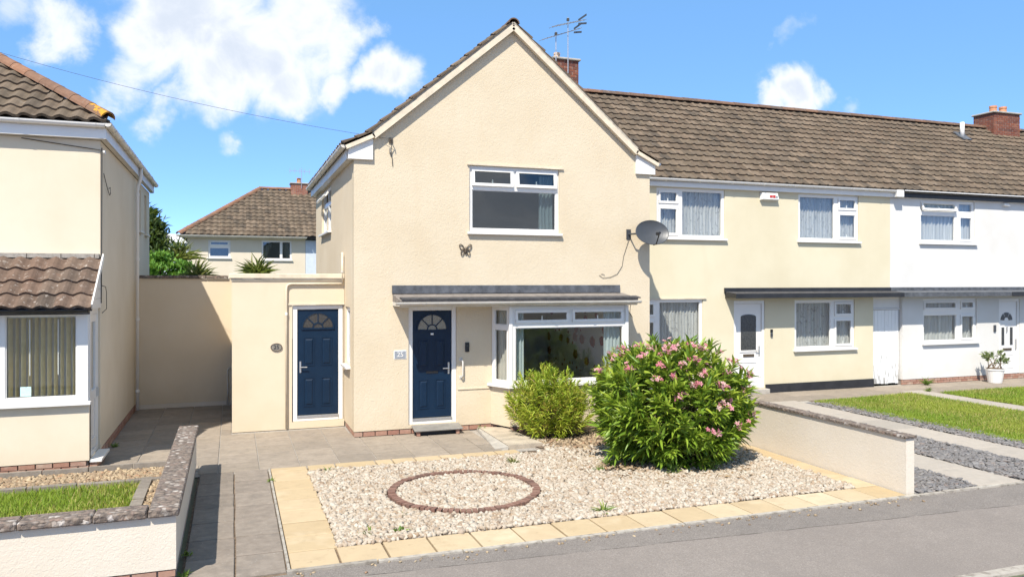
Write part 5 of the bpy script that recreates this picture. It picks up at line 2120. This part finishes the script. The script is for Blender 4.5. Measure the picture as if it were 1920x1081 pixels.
chimney(wh, 24.66, 25.9, 19.5, 20.3, 7.75, 8.62, [(25.05, 19.85, .26, .13), (25.52, 19.85, .26, .13)], 'terracotta')
fl = thing('roof_vent', 'white vent pipe standing on the terrace roof slope', 'vent pipe', (22.85, 19.25, 7.7))
MB().tube([(22.85, 19.22, 7.60), (22.85, 19.22, 8.13)], .07, 12).build('pipe', 'upvc', fl, smooth=True)
MB().prism([Vector((22.66, 19.02, 7.50)), Vector((23.04, 19.02, 7.50)), Vector((23.04, 19.42, 7.818)), Vector((22.66, 19.42, 7.818))], (0, -.02, .03)).build('slate_collar', 'lead', fl)
vt = MB()
vt.hexa([FT.p(21.17, .002, 5.05), FT.p(21.42, .002, 5.05), FT.p(21.42, .09, 5.05), FT.p(21.17, .09, 5.05), FT.p(21.17, .002, 5.13), FT.p(21.42, .002, 5.13), FT.p(21.40, .05, 5.13), FT.p(21.19, .05, 5.13)])
tag(vt.build('wall_vent', 'white_paint', None, org=FT.p(21.3, 0, 5.05), bevel=.006), 'small white vent cover high on the white house', 'vent')
bl = MB().box(20.83, 20.92, .002, .03, 1.38, 1.58, FT).build('doorbell', 'dish_grey', None, org=FT.p(20.88, 0, 1.38), bevel=.006)
tag(bl, 'grey doorbell panel beside the white house door', 'doorbell')

# =================================================================== THINGS FIXED TO THE WALLS
F = front(HY)
Z1 = Vector((0, 0, 1))
pq = thing('number_plaque', 'oval bronze house number plaque beside the side door', 'plaque', FE.p(.80, 0, 1.59))
q = MB()
ellipse_disc(q, FE.p(.80, .003, 1.59), FE.u, Z1, .108, .075, .016, 28)
q.build('plate', 'plaque', pq)
q = MB()
rg = [FE.p(.80 + .100 * math.cos(2 * PI * k / 28), .022, 1.59 + .068 * math.sin(2 * PI * k / 28)) for k in range(29)]
q.tube(rg, .006, 6, cap=False)
q.build('rim', 'bronze', pq)
letters('25', .105, FE, .80, 1.59, .022, 'dark_letter', 'number', pq)
pq2 = thing('number_plate', 'small grey and white rectangular number plate left of the front door', 'plaque', F.p(2.94, 0, 1.49))
MB().box(2.835, 3.045, .002, .014, 1.42, 1.555, F).build('plate', 'grey_letter', pq2, bevel=.003)
letters('25', .125, F, 2.94, 1.487, .016, 'upvc', 'number', pq2)
MB().box(2.82, 3.06, .0015, .008, 1.405, 1.57, F).build('backing', 'upvc', pq2, bevel=.003)

db = thing('video_doorbell', 'black video doorbell on the wall right of the front door', 'doorbell', F.p(4.235, 0, 1.52))
MB().box(4.195, 4.275, .002, .035, 1.50, 1.68, F).build('case', 'black_plastic', db, bevel=.008)
q = MB()
ellipse_disc(q, F.p(4.235, .036, 1.62), F.u, Z1, .016, .016, .004, 14)
q.build('lens', 'dish_grey', db)
gr = thing('grab_rail', 'cream vertical grab rail right of the front door', 'grab rail', F.p(4.13, 0, 1.0))
MB().tube([F.p(4.11, .0, 1.36), F.p(4.12, .05, 1.36), F.p(4.135, .062, 1.32), F.p(4.135, .062, 1.06), F.p(4.12, .05, 1.02), F.p(4.11, 0, 1.02)], .016, 8).build('rail', 'upvc_old', gr, smooth=True)
for zz in (1.36, 1.02):
    q = MB()
    ellipse_disc(q, F.p(4.11, .002, zz), F.u, Z1, .035, .035, .008, 14)
    q.build('flange', 'upvc_old', gr)

# butterfly ornament
bf = thing('butterfly_ornament', 'bronze metal butterfly ornament on the gable wall below the window', 'ornament', F.p(4.20, 0, 3.45))
q = MB()
for s in (-1, 1):
    for (cu, cz, ru, rz, tilt) in ((.075, .045, .034, .062, -.62), (.058, -.052, .028, .058, .25)):
        pts_ = []
        for k in range(17):
            t = 2 * PI * k / 16
            a, b = ru * math.cos(t), rz * math.sin(t)
            aa = a * math.cos(tilt) - b * math.sin(tilt)
            bb = a * math.sin(tilt) + b * math.cos(tilt)
            pts_.append(F.p(4.20 + s * (cu + aa), .02, 3.455 + cz + bb))
        q.tube(pts_, .0095, 6, cap=False)
    q.bar(F.p(4.20, .02, 3.44), F.p(4.20 + s * .06, .02, 3.47), .014, .014)
q.build('wing', 'bronze', bf)
MB().tube([F.p(4.20, .022, 3.365), F.p(4.20, .028, 3.41), F.p(4.20, .028, 3.47), F.p(4.20, .022, 3.505)], [.006, .022, .024, .012], 8).build('body', 'bronze', bf)

# telephone bracket, cable and aerials
tb = thing('cable_bracket', 'rusty metal cable bracket high on the gable wall', 'bracket', F.p(2.76, 0, 5.45))
MB().box(2.73, 2.80, .002, .02, 5.40, 5.50, F).build('back_plate', 'bronze', tb)
MB().tube([F.p(2.765, .02, 5.45), F.p(2.765, .12, 5.47), F.p(2.765, .13, 5.42)], .009, 6).build('hook', 'cable_dark', tb)
MB().tube([F.p(2.765, .10, 5.44), F.p(2.77, .06, 5.34), F.p(2.76, .03, 5.22), F.p(2.79, .012, 5.12), F.p(2.80, .010, 4.98)], .007, 6).build('drop_cable', 'cable_dark', tb)
q = MB().box(2.735, 2.765, .012, .05, 5.22, 5.30, F)
q.build('insulator', 'plaque', tb)
wl = MB()
a, b = F.p(2.76, .12, 5.46), Vector((-6.0, 17.5, 7.75))
wp = []
for k in range(25):
    t = k / 24
    p = a.lerp(b, t)
    p.z -= .22 * 4 * t * (1 - t)
    wp.append(p)
wl.tube(wp, .0035, 5)
tag(wl.build('telephone_wire', 'cable_dark', None, org=a), 'thin overhead telephone wire running up left from the gable', 'wire')

def yagi(nm, label, px, py, z0, top, b0, b1, nel, ln):
    t = thing(nm, label, 'aerial', (px, py, z0), 'aerials on the chimneys')
    MB().tube([(px, py, z0), (px, py, top)], .014, 8).build('pole', 'aluminium', t)
    b0, b1 = Vector(b0), Vector(b1)
    MB().bar(b0, b1, .022, .022).build('boom', 'aluminium', t)
    d = (b1 - b0).normalized()
    sd = d.cross(Vector((0, 0, 1))).normalized()
    for k in range(nel):
        p = b0.lerp(b1, (k + .4) / nel)
        L = ln * (1.1 - .35 * k / nel)
        MB().tube([p - sd * L / 2, p + sd * L / 2], .006, 5).build('element', 'aluminium', t)
    rp = b0.lerp(b1, .92)
    for s in (-1, 1):
        MB().bar(rp - sd * .16 + Vector((0, 0, s * .05)), rp + sd * .16 + Vector((0, 0, s * .12)), .012, .05).build('reflector', 'dish_grey', t)
    MB().box(px - .03, px + .03, py - .03, py + .03, top - .10, top - .03).build('clamp', 'cable_dark', t)
    return t


yagi('television_aerial', 'lower rooftop aerial on the left pole of the brick chimney', 8.27, 19.42, 8.3, 9.62, (7.80, 19.25, 9.30), (9.10, 19.62, 9.86), 11, .36)
yagi('television_aerial', 'upper rooftop aerial on the right pole of the brick chimney', 8.63, 19.43, 8.3, 10.05, (8.07, 19.2, 9.66), (9.22, 19.60, 10.10), 10, .36)

# satellite dish
sd_ = thing('satellite_dish', 'grey oval satellite dish at the right edge of the gable wall', 'satellite dish', F.p(7.72, 0, 3.8))
axis = Vector((-.12, -.93, .33)).normalized()
sx_ = axis.cross(Z1).normalized() * -1
sx_ = Z1.cross(axis).normalized()
sz_ = axis.cross(sx_).normalized()
dc = Vector((8.06, 13.93, 3.84))
q = MB()
NR, NA = 7, 40
def dpt(r, t, off):
    return dc + sx_ * (.355 * r * math.cos(t)) + sz_ * (.265 * r * math.sin(t)) + axis * (.075 * r * r - .06 + off)
for off, flip in ((.0, False), (-.008, True)):
    for i in range(NR):
        for j in range(NA):
            r0, r1 = i / NR, (i + 1) / NR
            t0, t1 = 2 * PI * j / NA, 2 * PI * (j + 1) / NA
            f = [dpt(r0, t0, off), dpt(r1, t0, off), dpt(r1, t1, off), dpt(r0, t1, off)]
            if i == 0:
                f = f[:3]
            q.face(list(reversed(f)) if flip else f)
q.build('reflector', 'dish_grey', sd_, smooth=True)
q = MB().tube([dpt(1, 2 * PI * k / NA, -.004) for k in range(NA + 1)], .008, 6, cap=False)
q.build('rim', 'dish_grey', sd_, smooth=True)
lnb = dc + axis * .34 - sz_ * .16
q = MB().tube([dc - sz_ * .265 - axis * .01, dc - sz_ * .30 + axis * .12, lnb], .012, 8)
q.build('feed_arm', 'black_plastic', sd_)
q = MB().tube([lnb + axis * .03, lnb - axis * .06 + sz_ * .02, lnb - axis * .10 + sz_ * .035], [.024, .03, .036], 10)
q.build('receiver', 'black_plastic', sd_)
q = MB()
q.box(7.66, 7.76, .002, .018, 3.72, 3.92, F)
q.tube([F.p(7.71, .018, 3.82), F.p(7.74, .20, 3.82), dc - axis * .09], .018, 8)
q.build('wall_mount', 'dish_grey', sd_)
dcb = MB().tube([F.p(7.72, .02, 3.74), F.p(7.66, .012, 3.55), F.p(7.60, .010, 3.38), F.p(7.56, .010, 3.16), F.p(7.45, .010, 3.0), F.p(7.28, .010, 2.93), F.p(7.12, .010, 2.92), F.p(7.04, .011, 2.97), F.p(7.10, .012, 3.00), F.p(7.16, .012, 2.98)], .004, 6)
tag(dcb.build('dish_cable', 'cable_dark', None, org=F.p(7.5, 0, 3)), 'thin dark cable looping down the gable wall from the satellite dish', 'cable')
dcb = MB().tube([F.p(7.62, .30, 2.42), F.p(7.70, .10, 2.33), F.p(7.74, .012, 2.2), F.p(7.80, .010, 2.10)], .006, 6)
tag(dcb.build('loose_cable', 'cable_dark', None, org=F.p(7.7, 0, 2.2)), 'short loose cable hanging at the right end of the bay canopy', 'cable')

# =================================================================== PLANTS
def shrub(root, center, base, radii, n_shoot, shoot_len, per, leaf_len, leaf_w, mat, low=-.75, droop=.25, upbias=.55, spread_=1.0, leafdir=.75, seed_pow=.5, wob=.12):
    """shoots that fan out from the base to an uneven dome; leaves in spirals along each shoot's end"""
    u = nrg.random(n_shoot) * (1 - low) + low
    th = nrg.random(n_shoot) * 2 * PI
    rr = np.sqrt(np.maximum(0, 1 - u * u))
    dirs = np.c_[rr * np.cos(th), rr * np.sin(th), u]
    rad = np.clip(nrg.normal(1.0, wob, n_shoot), .55, 1.2)
    inner = nrg.random(n_shoot) < .22
    rad[inner] *= .55 + .3 * nrg.random(inner.sum())
    tips = np.array(center) + dirs * np.array(radii) * rad[:, None]
    tips[:, 2] = np.maximum(tips[:, 2], .10)
    b0 = np.array(base) + np.c_[nrg.normal(0, .12, n_shoot), nrg.normal(0, .12, n_shoot), np.zeros(n_shoot)]
    sdir = unit(unit(tips - b0) * 1.0 + np.array([0, 0, upbias]) * (dirs[:, 2:3] > -.4) + nrg.normal(0, .16, (n_shoot, 3)))
    starts = tips - sdir * shoot_len
    # stems
    st = MB()
    for i in range(0, n_shoot, 3):
        mid = (b0[i] + starts[i]) / 2 + np.array([0, 0, .08])
        st.tube([b0[i], mid, starts[i], tips[i]], [.014, .010, .006, .003], 5, cap=False)
    st.build('stems', 'stem', root)
    k = np.arange(per)
    s = (k + .5) / per
    s = s ** .8
    ang = k * 2.4
    P = starts[:, None, :] + sdir[:, None, :] * (s[None, :, None] * shoot_len)
    ref = np.where(np.abs(sdir[:, 2:3]) < .9, np.array([[0, 0, 1.0]]), np.array([[1.0, 0, 0]]))
    a = unit(np.cross(sdir, ref))
    b = np.cross(sdir, a)
    ph = nrg.random((n_shoot, 1)) * 6.28
    A = ang[None] + ph + nrg.normal(0, .25, (n_shoot, per))
    outd = a[:, None, :] * np.cos(A)[..., None] + b[:, None, :] * np.sin(A)[..., None]
    tipness = s[None, :, None]
    D = outd * (leafdir * (1.15 - .75 * tipness)) + sdir[:, None, :] * (.35 + .75 * tipness) + nrg.normal(0, .12, outd.shape)
    n = n_shoot * per
    L = leaf_len * (.6 + .6 * nrg.random(n)) * (1.05 - .35 * np.tile(s, n_shoot) ** 3)
    rv = np.clip(nrg.normal(.45, .2, n) + .30 * (np.repeat(dirs[:, 2], per)) * .8 + .25 * (np.tile(s, n_shoot) - .5), 0, .999)  # sunlit look put into the colour: leaves lighter towards the dome top
    o = leaves('foliage', P.reshape(-1, 3), D.reshape(-1, 3), L, leaf_w * (.75 + .5 * nrg.random(n)), mat, root, ORG[root.name], droop, .5, rv)
    stuff(o)
    return tips, sdir, dirs


ole = thing('oleander_bush', 'large round pink-flowered oleander bush in the gravel bed', 'bush', (6.55, 10.72, 0))
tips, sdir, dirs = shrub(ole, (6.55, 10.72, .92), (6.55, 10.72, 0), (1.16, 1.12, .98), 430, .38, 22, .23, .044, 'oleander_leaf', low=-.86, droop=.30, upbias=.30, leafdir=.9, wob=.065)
# flower heads
camv = np.array([0, 0, 2.85])
vis = unit(camv - tips)
cand = [i for i in range(len(tips)) if dirs[i, 2] > -.35 and (vis[i] @ dirs[i]) > .05 and tips[i][2] > .5]
rng.shuffle(cand)
cand.sort(key=lambda i: -(dirs[i, 2] * 1.0 + .6 * dirs[i, 0] + .9 * rng.random()))
chosen = []
for i in cand:
    if all(np.linalg.norm(tips[i] - tips[j]) > .22 for j in chosen):
        chosen.append(i)
    if len(chosen) >= 42:
        break


def blossom(mb, c, d, r):
    d = Vector(d).normalized()
    a = d.orthogonal().normalized()
    b = d.cross(a)
    rv = rng.random()
    t0 = rng.random() * 6
    for k in range(5):
        t = t0 + 2 * PI * k / 5
        e = a * math.cos(t) + b * math.sin(t)
        s = a * -math.sin(t) + b * math.cos(t)
        p0 = c - d * r * .25
        p1 = c + e * r * .55 + s * r * .34 + d * r * .12
        p2 = c + e * r * 1.0 + s * r * .10 + d * r * .05
        p3 = c + e * r * .55 - s * r * .30 + d * r * .16
        mb.face([p0, p1, p2, p3], rv + .001)


for i in chosen:
    q = MB()
    tip = Vector(tips[i]) + Vector(sdir[i]) * .045
    nb = rng.randint(4, 8)
    for k in range(nb):
        off = Vector((rng.gauss(0, .045), rng.gauss(0, .045), rng.gauss(.02, .03)))
        d = Vector(sdir[i]) + Vector((rng.gauss(0, .5), rng.gauss(-.35, .5), rng.gauss(.1, .4)))
        blossom(q, tip + off, d, rng.uniform(.040, .058))
        q.tube([tip, tip + off + d.normalized() * .01], .004, 4, cap=False)
    q.tube([tip - Vector(sdir[i]) * .10, tip], .006, 5)
    q.build('flower_head', 'petal', ole)

sm_ = thing('small_bush', 'smaller light green feathery bush below the bay window', 'bush', (5.47, 13.12, 0))
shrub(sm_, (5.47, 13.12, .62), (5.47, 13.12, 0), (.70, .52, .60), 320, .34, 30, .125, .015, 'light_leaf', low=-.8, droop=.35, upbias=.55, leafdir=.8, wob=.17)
# a light spray of the same shrub leans out between the two
sm2 = thing('leaning_shrub', 'airy pale green shrub between the bay window and the oleander', 'bush', (6.75, 12.9, 0))
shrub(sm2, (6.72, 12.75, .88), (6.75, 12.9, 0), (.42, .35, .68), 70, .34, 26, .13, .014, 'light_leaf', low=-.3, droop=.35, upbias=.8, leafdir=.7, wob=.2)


def tuft(name, label, x, y, n, L, W, mat, lean=.8, cat='weed', z=0.0, droop=.5, up=1.0, group='weeds growing in gravel and paving joints'):
    P = np.c_[x + nrg.normal(0, .02, n), y + nrg.normal(0, .02, n), np.full(n, z)]
    th = nrg.random(n) * 6.28
    ln = nrg.random(n) * lean
    D = np.c_[np.cos(th) * ln, np.sin(th) * ln, np.full(n, up)]
    o = leaves(name, P, D, L * (.5 + .7 * nrg.random(n)), W * (.7 + .6 * nrg.random(n)), mat, None, (x, y, z), droop)
    return tag(o, label, cat, group)


tuft('weed', 'tall thin weed at the front edge of the gravel bed', 4.28, 8.60, 26, .16, .022, 'weed_leaf', 1.6)
tuft('weed', 'low grassy weed at the back left corner of the gravel bed', 1.35, 11.80, 40, .10, .010, 'weed_leaf', 1.8)
tuft('weed', 'leafy weed at the front left of the gravel bed', 1.42, 8.72, 22, .10, .035, 'weed_leaf', 2.0)
tuft('weed', 'second leafy weed at the front of the gravel bed near the left slabs', 1.78, 8.66, 26, .11, .03, 'weed_leaf', 1.8)
tuft('weed', 'small weed inside the left part of the gravel bed', 1.93, 9.25, 12, .07, .03, 'weed_leaf', 2.0)
tuft('weed', 'tiny weed beside the right rim of the brick ring', 3.72, 10.35, 9, .05, .03, 'weed_leaf', 2.0)
tuft('weed', 'wispy yellow-green weed behind the brick ring', 4.10, 11.35, 30, .14, .008, 'spiky_leaf', 1.2)
tuft('weed', 'grassy clump of weed left of the oleander foot', 5.45, 10.75, 50, .17, .016, 'weed_leaf', 1.5)
tuft('weed', 'grassy clump in front of the oleander foot', 6.15, 9.98, 44, .17, .018, 'weed_leaf', 1.5)
tuft('weed', 'grassy clump at the right of the oleander foot', 6.75, 9.95, 44, .18, .018, 'weed_leaf', 1.5)
tuft('weed', 'small weed in the gravel left of the oleander', 5.15, 10.45, 22, .11, .016, 'weed_leaf', 1.6)
tuft('weed', 'weed growing at the path edge by the wall foot', 4.50, 14.12, 18, .11, .02, 'weed_leaf', 1.5)
tuft('weed', 'weed at the foot of the left garden wall side', -.44, 8.75, 26, .055, .018, 'weed_leaf', 1.6)
tuft('weed', 'weed at the near corner of the left garden wall', -.43, 8.15, 26, .06, .018, 'weed_leaf', 1.6)
tuft('weed', 'small weed at the side wall foot of the left house', -1.9, 14.9, 30, .09, .012, 'weed_leaf', 1.7)
tuft('weed', 'small weed growing at the driveway slab edge', .53, 11.6, 22, .06, .014, 'weed_leaf', 1.8)
tuft('weed', 'weed in the slate chippings beside the garden wall end', 9.1, 9.4, 20, .07, .03, 'weed_leaf', 1.8)
tuft('weed', 'grassy weed on the path edge before the white plank gate', 16.9, 15.2, 40, .13, .014, 'weed_leaf', 1.4)
tuft('weed', 'grassy weed at the foot of the white house plinth', 17.95, 16.2, 50, .22, .016, 'weed_leaf', 1.2)

# potted plant before the white house
pot = thing('plant_pot', 'white plastic plant pot by the white house door', 'pot', (20.2, 15.95, 0))
MB().tube([(20.2, 15.95, .006), (20.2, 15.95, .36), (20.2, 15.95, .361), (20.2, 15.95, .40)], [.175, .235, .25, .25], 22).build('body', 'upvc', pot, smooth=False)
q = MB()
ellipse_disc(q, Vector((20.2, 15.95, .401)), Vector((1, 0, 0)), Vector((0, 1, 0)), .22, .22, .004, 20)
q.build('compost', 'soil', pot)
pn_ = thing('potted_plant', 'sparse leafy plant growing in the white pot', 'plant', (20.2, 15.95, .4))
shrub(pn_, (20.2, 15.95, .66), (20.2, 15.95, .40), (.34, .30, .24), 26, .14, 9, .11, .045, 'pot_leaf', low=-.1, droop=.3, upbias=.5)

# =================================================================== BEYOND THE WALL
fh = thing('far_house', 'distant cream house with brown hipped roof behind the passage wall', 'house', (3, 40, 0))
FF = front(40)
w = MB()
w.wall(FF, -2.0, 3.45, 0, 5.0, [(-1.08, -.07, 3.98, 4.83), (1.36, 2.79, 3.90, 4.86)], .25)
w.box(-2.0, -1.75, 40.25, 46, 0, 5.0)
w.build('wall', 'render_far', fh)
w = MB()
w.wall(FF, 3.46, 9, 0, 4.9, [], .25, n=.0)
w.build('grey_wall', 'pale_panel', fh)
window(fh, FF, -1.08, -.07, 3.98, 4.83, [(-1.0, -.15, 4.05, 4.46, 'f'), (-.995, -.155, 4.58, 4.77, 's')], n=-.04, sill=.05, glass='glass_grey')
window(fh, FF, 1.36, 2.79, 3.90, 4.86, [(1.43, 2.24, 3.97, 4.79, 'f'), (2.34, 2.72, 3.97, 4.79, 'f')], n=-.04, sill=.05, glass='glass_grey')
curtain('pale tied-back curtain at the left of the distant house window', FF, 1.45, 1.85, 3.96, 4.80, -.2, 'cream_curtain', .02, .1, swag=.75)
curtain('pale tied-back curtain at the right of the distant house window', FF, 2.32, 2.72, 3.96, 4.80, -.2, 'cream_curtain', .02, .1, swag=-.75)
MB().box(-1.7, 8.9, 42.5, 42.6, 0, 4.9).build('inner_wall', 'interior_wall', fh)
q = MB()
q.hexa([(-2.35, 39.65, 5.02), (9, 39.65, 5.02), (9, 47.0, 5.02), (-2.35, 47.0, 5.02), (1.35, 43.3, 7.66), (9, 43.3, 7.66), (9, 43.34, 7.66), (1.35, 43.34, 7.66)])
froof = q.build('roof', 'felt', fh)
PTf = 2.66 / 3.65
tile_slope(froof, (-2.35, 39.62, 5.04), (1, 0, 0), (0, 1, PTf), 38, 13, .30, .345, 'tile_brown', lambda p: p.x > -2.3 + (p.y - 39.65) * 1.0, 0)
ridge_run(froof, (-2.36, 39.66, 5.05), (1.35, 43.3, 7.69), .15, .45, 'ridge_terracotta', 'hip_tile')
ridge_run(froof, (1.35, 43.3, 7.74), (9, 43.3, 7.74), .13, .45, 'ridge_terracotta')
gutter(fh, (-2.45, 39.60, 5.04), (3.5, 39.60, 5.03), .075, 'upvc_old', (0, -1, 0))
MB().box(-2.35, 3.46, 39.68, 39.99, 4.93, 5.0).build('eaves_board', 'upvc_old', fh)
gutter(fh, (3.55, 39.60, 5.03), (9, 39.60, 5.03), .075, 'black_plastic', (0, -1, 0))
chimney(fh, 2.96, 3.82, 42.9, 43.6, 7.3, 8.05, [(3.38, 43.2, .28, .12)], 'terracotta', bmat='brick_red')
fa = thing('television_aerial', 'thin aerial on the distant brick chimney', 'aerial', (3.4, 43.2, 8.0), 'aerials on the chimneys')
MB().tube([(3.5, 42.86, 7.8), (3.5, 42.86, 8.9)], .016, 6).build('pole', 'aluminium', fa)
MB().bar((2.85, 42.86, 8.72), (3.95, 42.86, 8.72), .025, .025).build('boom', 'aluminium', fa)
for k in range(5):
    xx = 2.9 + k * .25
    MB().bar((xx, 42.86, 8.58), (xx, 42.86, 8.86), .018, .018).build('element', 'aluminium', fa)

fb = thing('far_building', 'pale flat-topped building far behind the trees', 'building', (-4.7, 70, 0))
MB().box(-9, -3.0, 70, 80, 0, 6.0).build('wall', 'far_cladding', fb)
MB().box(-9.1, -2.9, 69.8, 80, 6.01, 6.75).build('roof', 'far_roof_sheet', fb)


def crown_tree(name, label, x, y, h, rx, trunk_h, nclump, per, leaf_l, leaf_w, mat, cat='tree', shape='cone', z0=.0):
    t = thing(name, label, cat, (x, y, z0))
    tr = MB().tube([(x, y, z0), (x + .05, y, z0 + trunk_h), (x, y + .05, z0 + h * .6), (x, y, z0 + h * .97)], [.14, .11, .06, .01], 8)
    C = []
    for i in range(nclump):
        s = nrg.random() ** .8
        zz = z0 + trunk_h + (h - trunk_h) * s
        rad = rx * ((1 - s) ** .75 + .06) if shape == 'cone' else rx * math.sqrt(max(.02, 1 - (2 * s - 1) ** 2))
        a = nrg.random() * 6.28
        r = rad * (.35 + .65 * nrg.random())
        c = np.array([x + r * math.cos(a), y + r * math.sin(a), zz])
        C.append(c)
        if i % 4 == 0:
            tr.tube([(x, y, max(z0 + .3, zz - .35 * r)), tuple(c)], [.03, .008], 5, cap=False)
    tr.build('trunk', 'stem', t)
    C = np.array(C)
    n = nclump * per
    P = np.repeat(C, per, 0) + nrg.normal(0, 1, (n, 3)) * np.array([.16, .16, .09]) * rx * .9
    D = unit(P - np.array([x, y, z0 + h * .35])) * .8 + nrg.normal(0, .6, (n, 3)) + np.array([0, 0, -.1 if shape == 'cone' else .2])
    o = leaves('crown', P, D, leaf_l * (.6 + .7 * nrg.random(n)), np.full(n, leaf_w), mat, t, ORG[t.name], .3, .8)
    stuff(o)
    return t


crown_tree('conifer_tree', 'dark green layered tree rising behind the left house', -2.55, 27.0, 5.0, 1.15, 1.2, 150, 60, .20, .06, 'dark_leaf')
crown_tree('garden_shrub', 'bright green leafy shrub just beyond the passage wall', -1.95, 24.6, 3.58, .66, .6, 100, 60, .12, .05, 'garden_leaf', 'bush', 'ball')
crown_tree('garden_shrub', 'second bright green shrub beyond the passage wall next to the spiky plant', -1.36, 24.6, 3.42, .50, .6, 70, 60, .12, .05, 'garden_leaf', 'bush', 'ball')


def spiky(label, x, y, z, n, L):
    t = thing('spiky_plant', label, 'plant', (x, y, 0))
    MB().tube([(x, y, 0), (x, y, z)], [.07, .05], 8).build('trunk', 'stem', t)
    th = nrg.random(n) * 6.28
    ln = nrg.random(n) * 2.0
    D = np.c_[np.cos(th) * ln, np.sin(th) * ln, .6 + nrg.random(n) * .8]
    o = leaves('leaf_rosette', np.c_[np.full(n, x), np.full(n, y), np.full(n, z)] + nrg.normal(0, .04, (n, 3)), D, L * (.6 + .5 * nrg.random(n)), np.full(n, .04), 'spiky_leaf', t, ORG[t.name], .45)
    stuff(o)
    return t


spiky('spiky green plant above the roof of the side extension', .66, 22.0, 2.95, 110, .62)
spiky('spiky yellow-green plant beyond the passage wall by the distant house corner', -.85, 22.0, 2.90, 80, .55)
spiky('tall brownish spiky plant behind the green shrubs', -1.75, 30.0, 3.55, 120, .9)
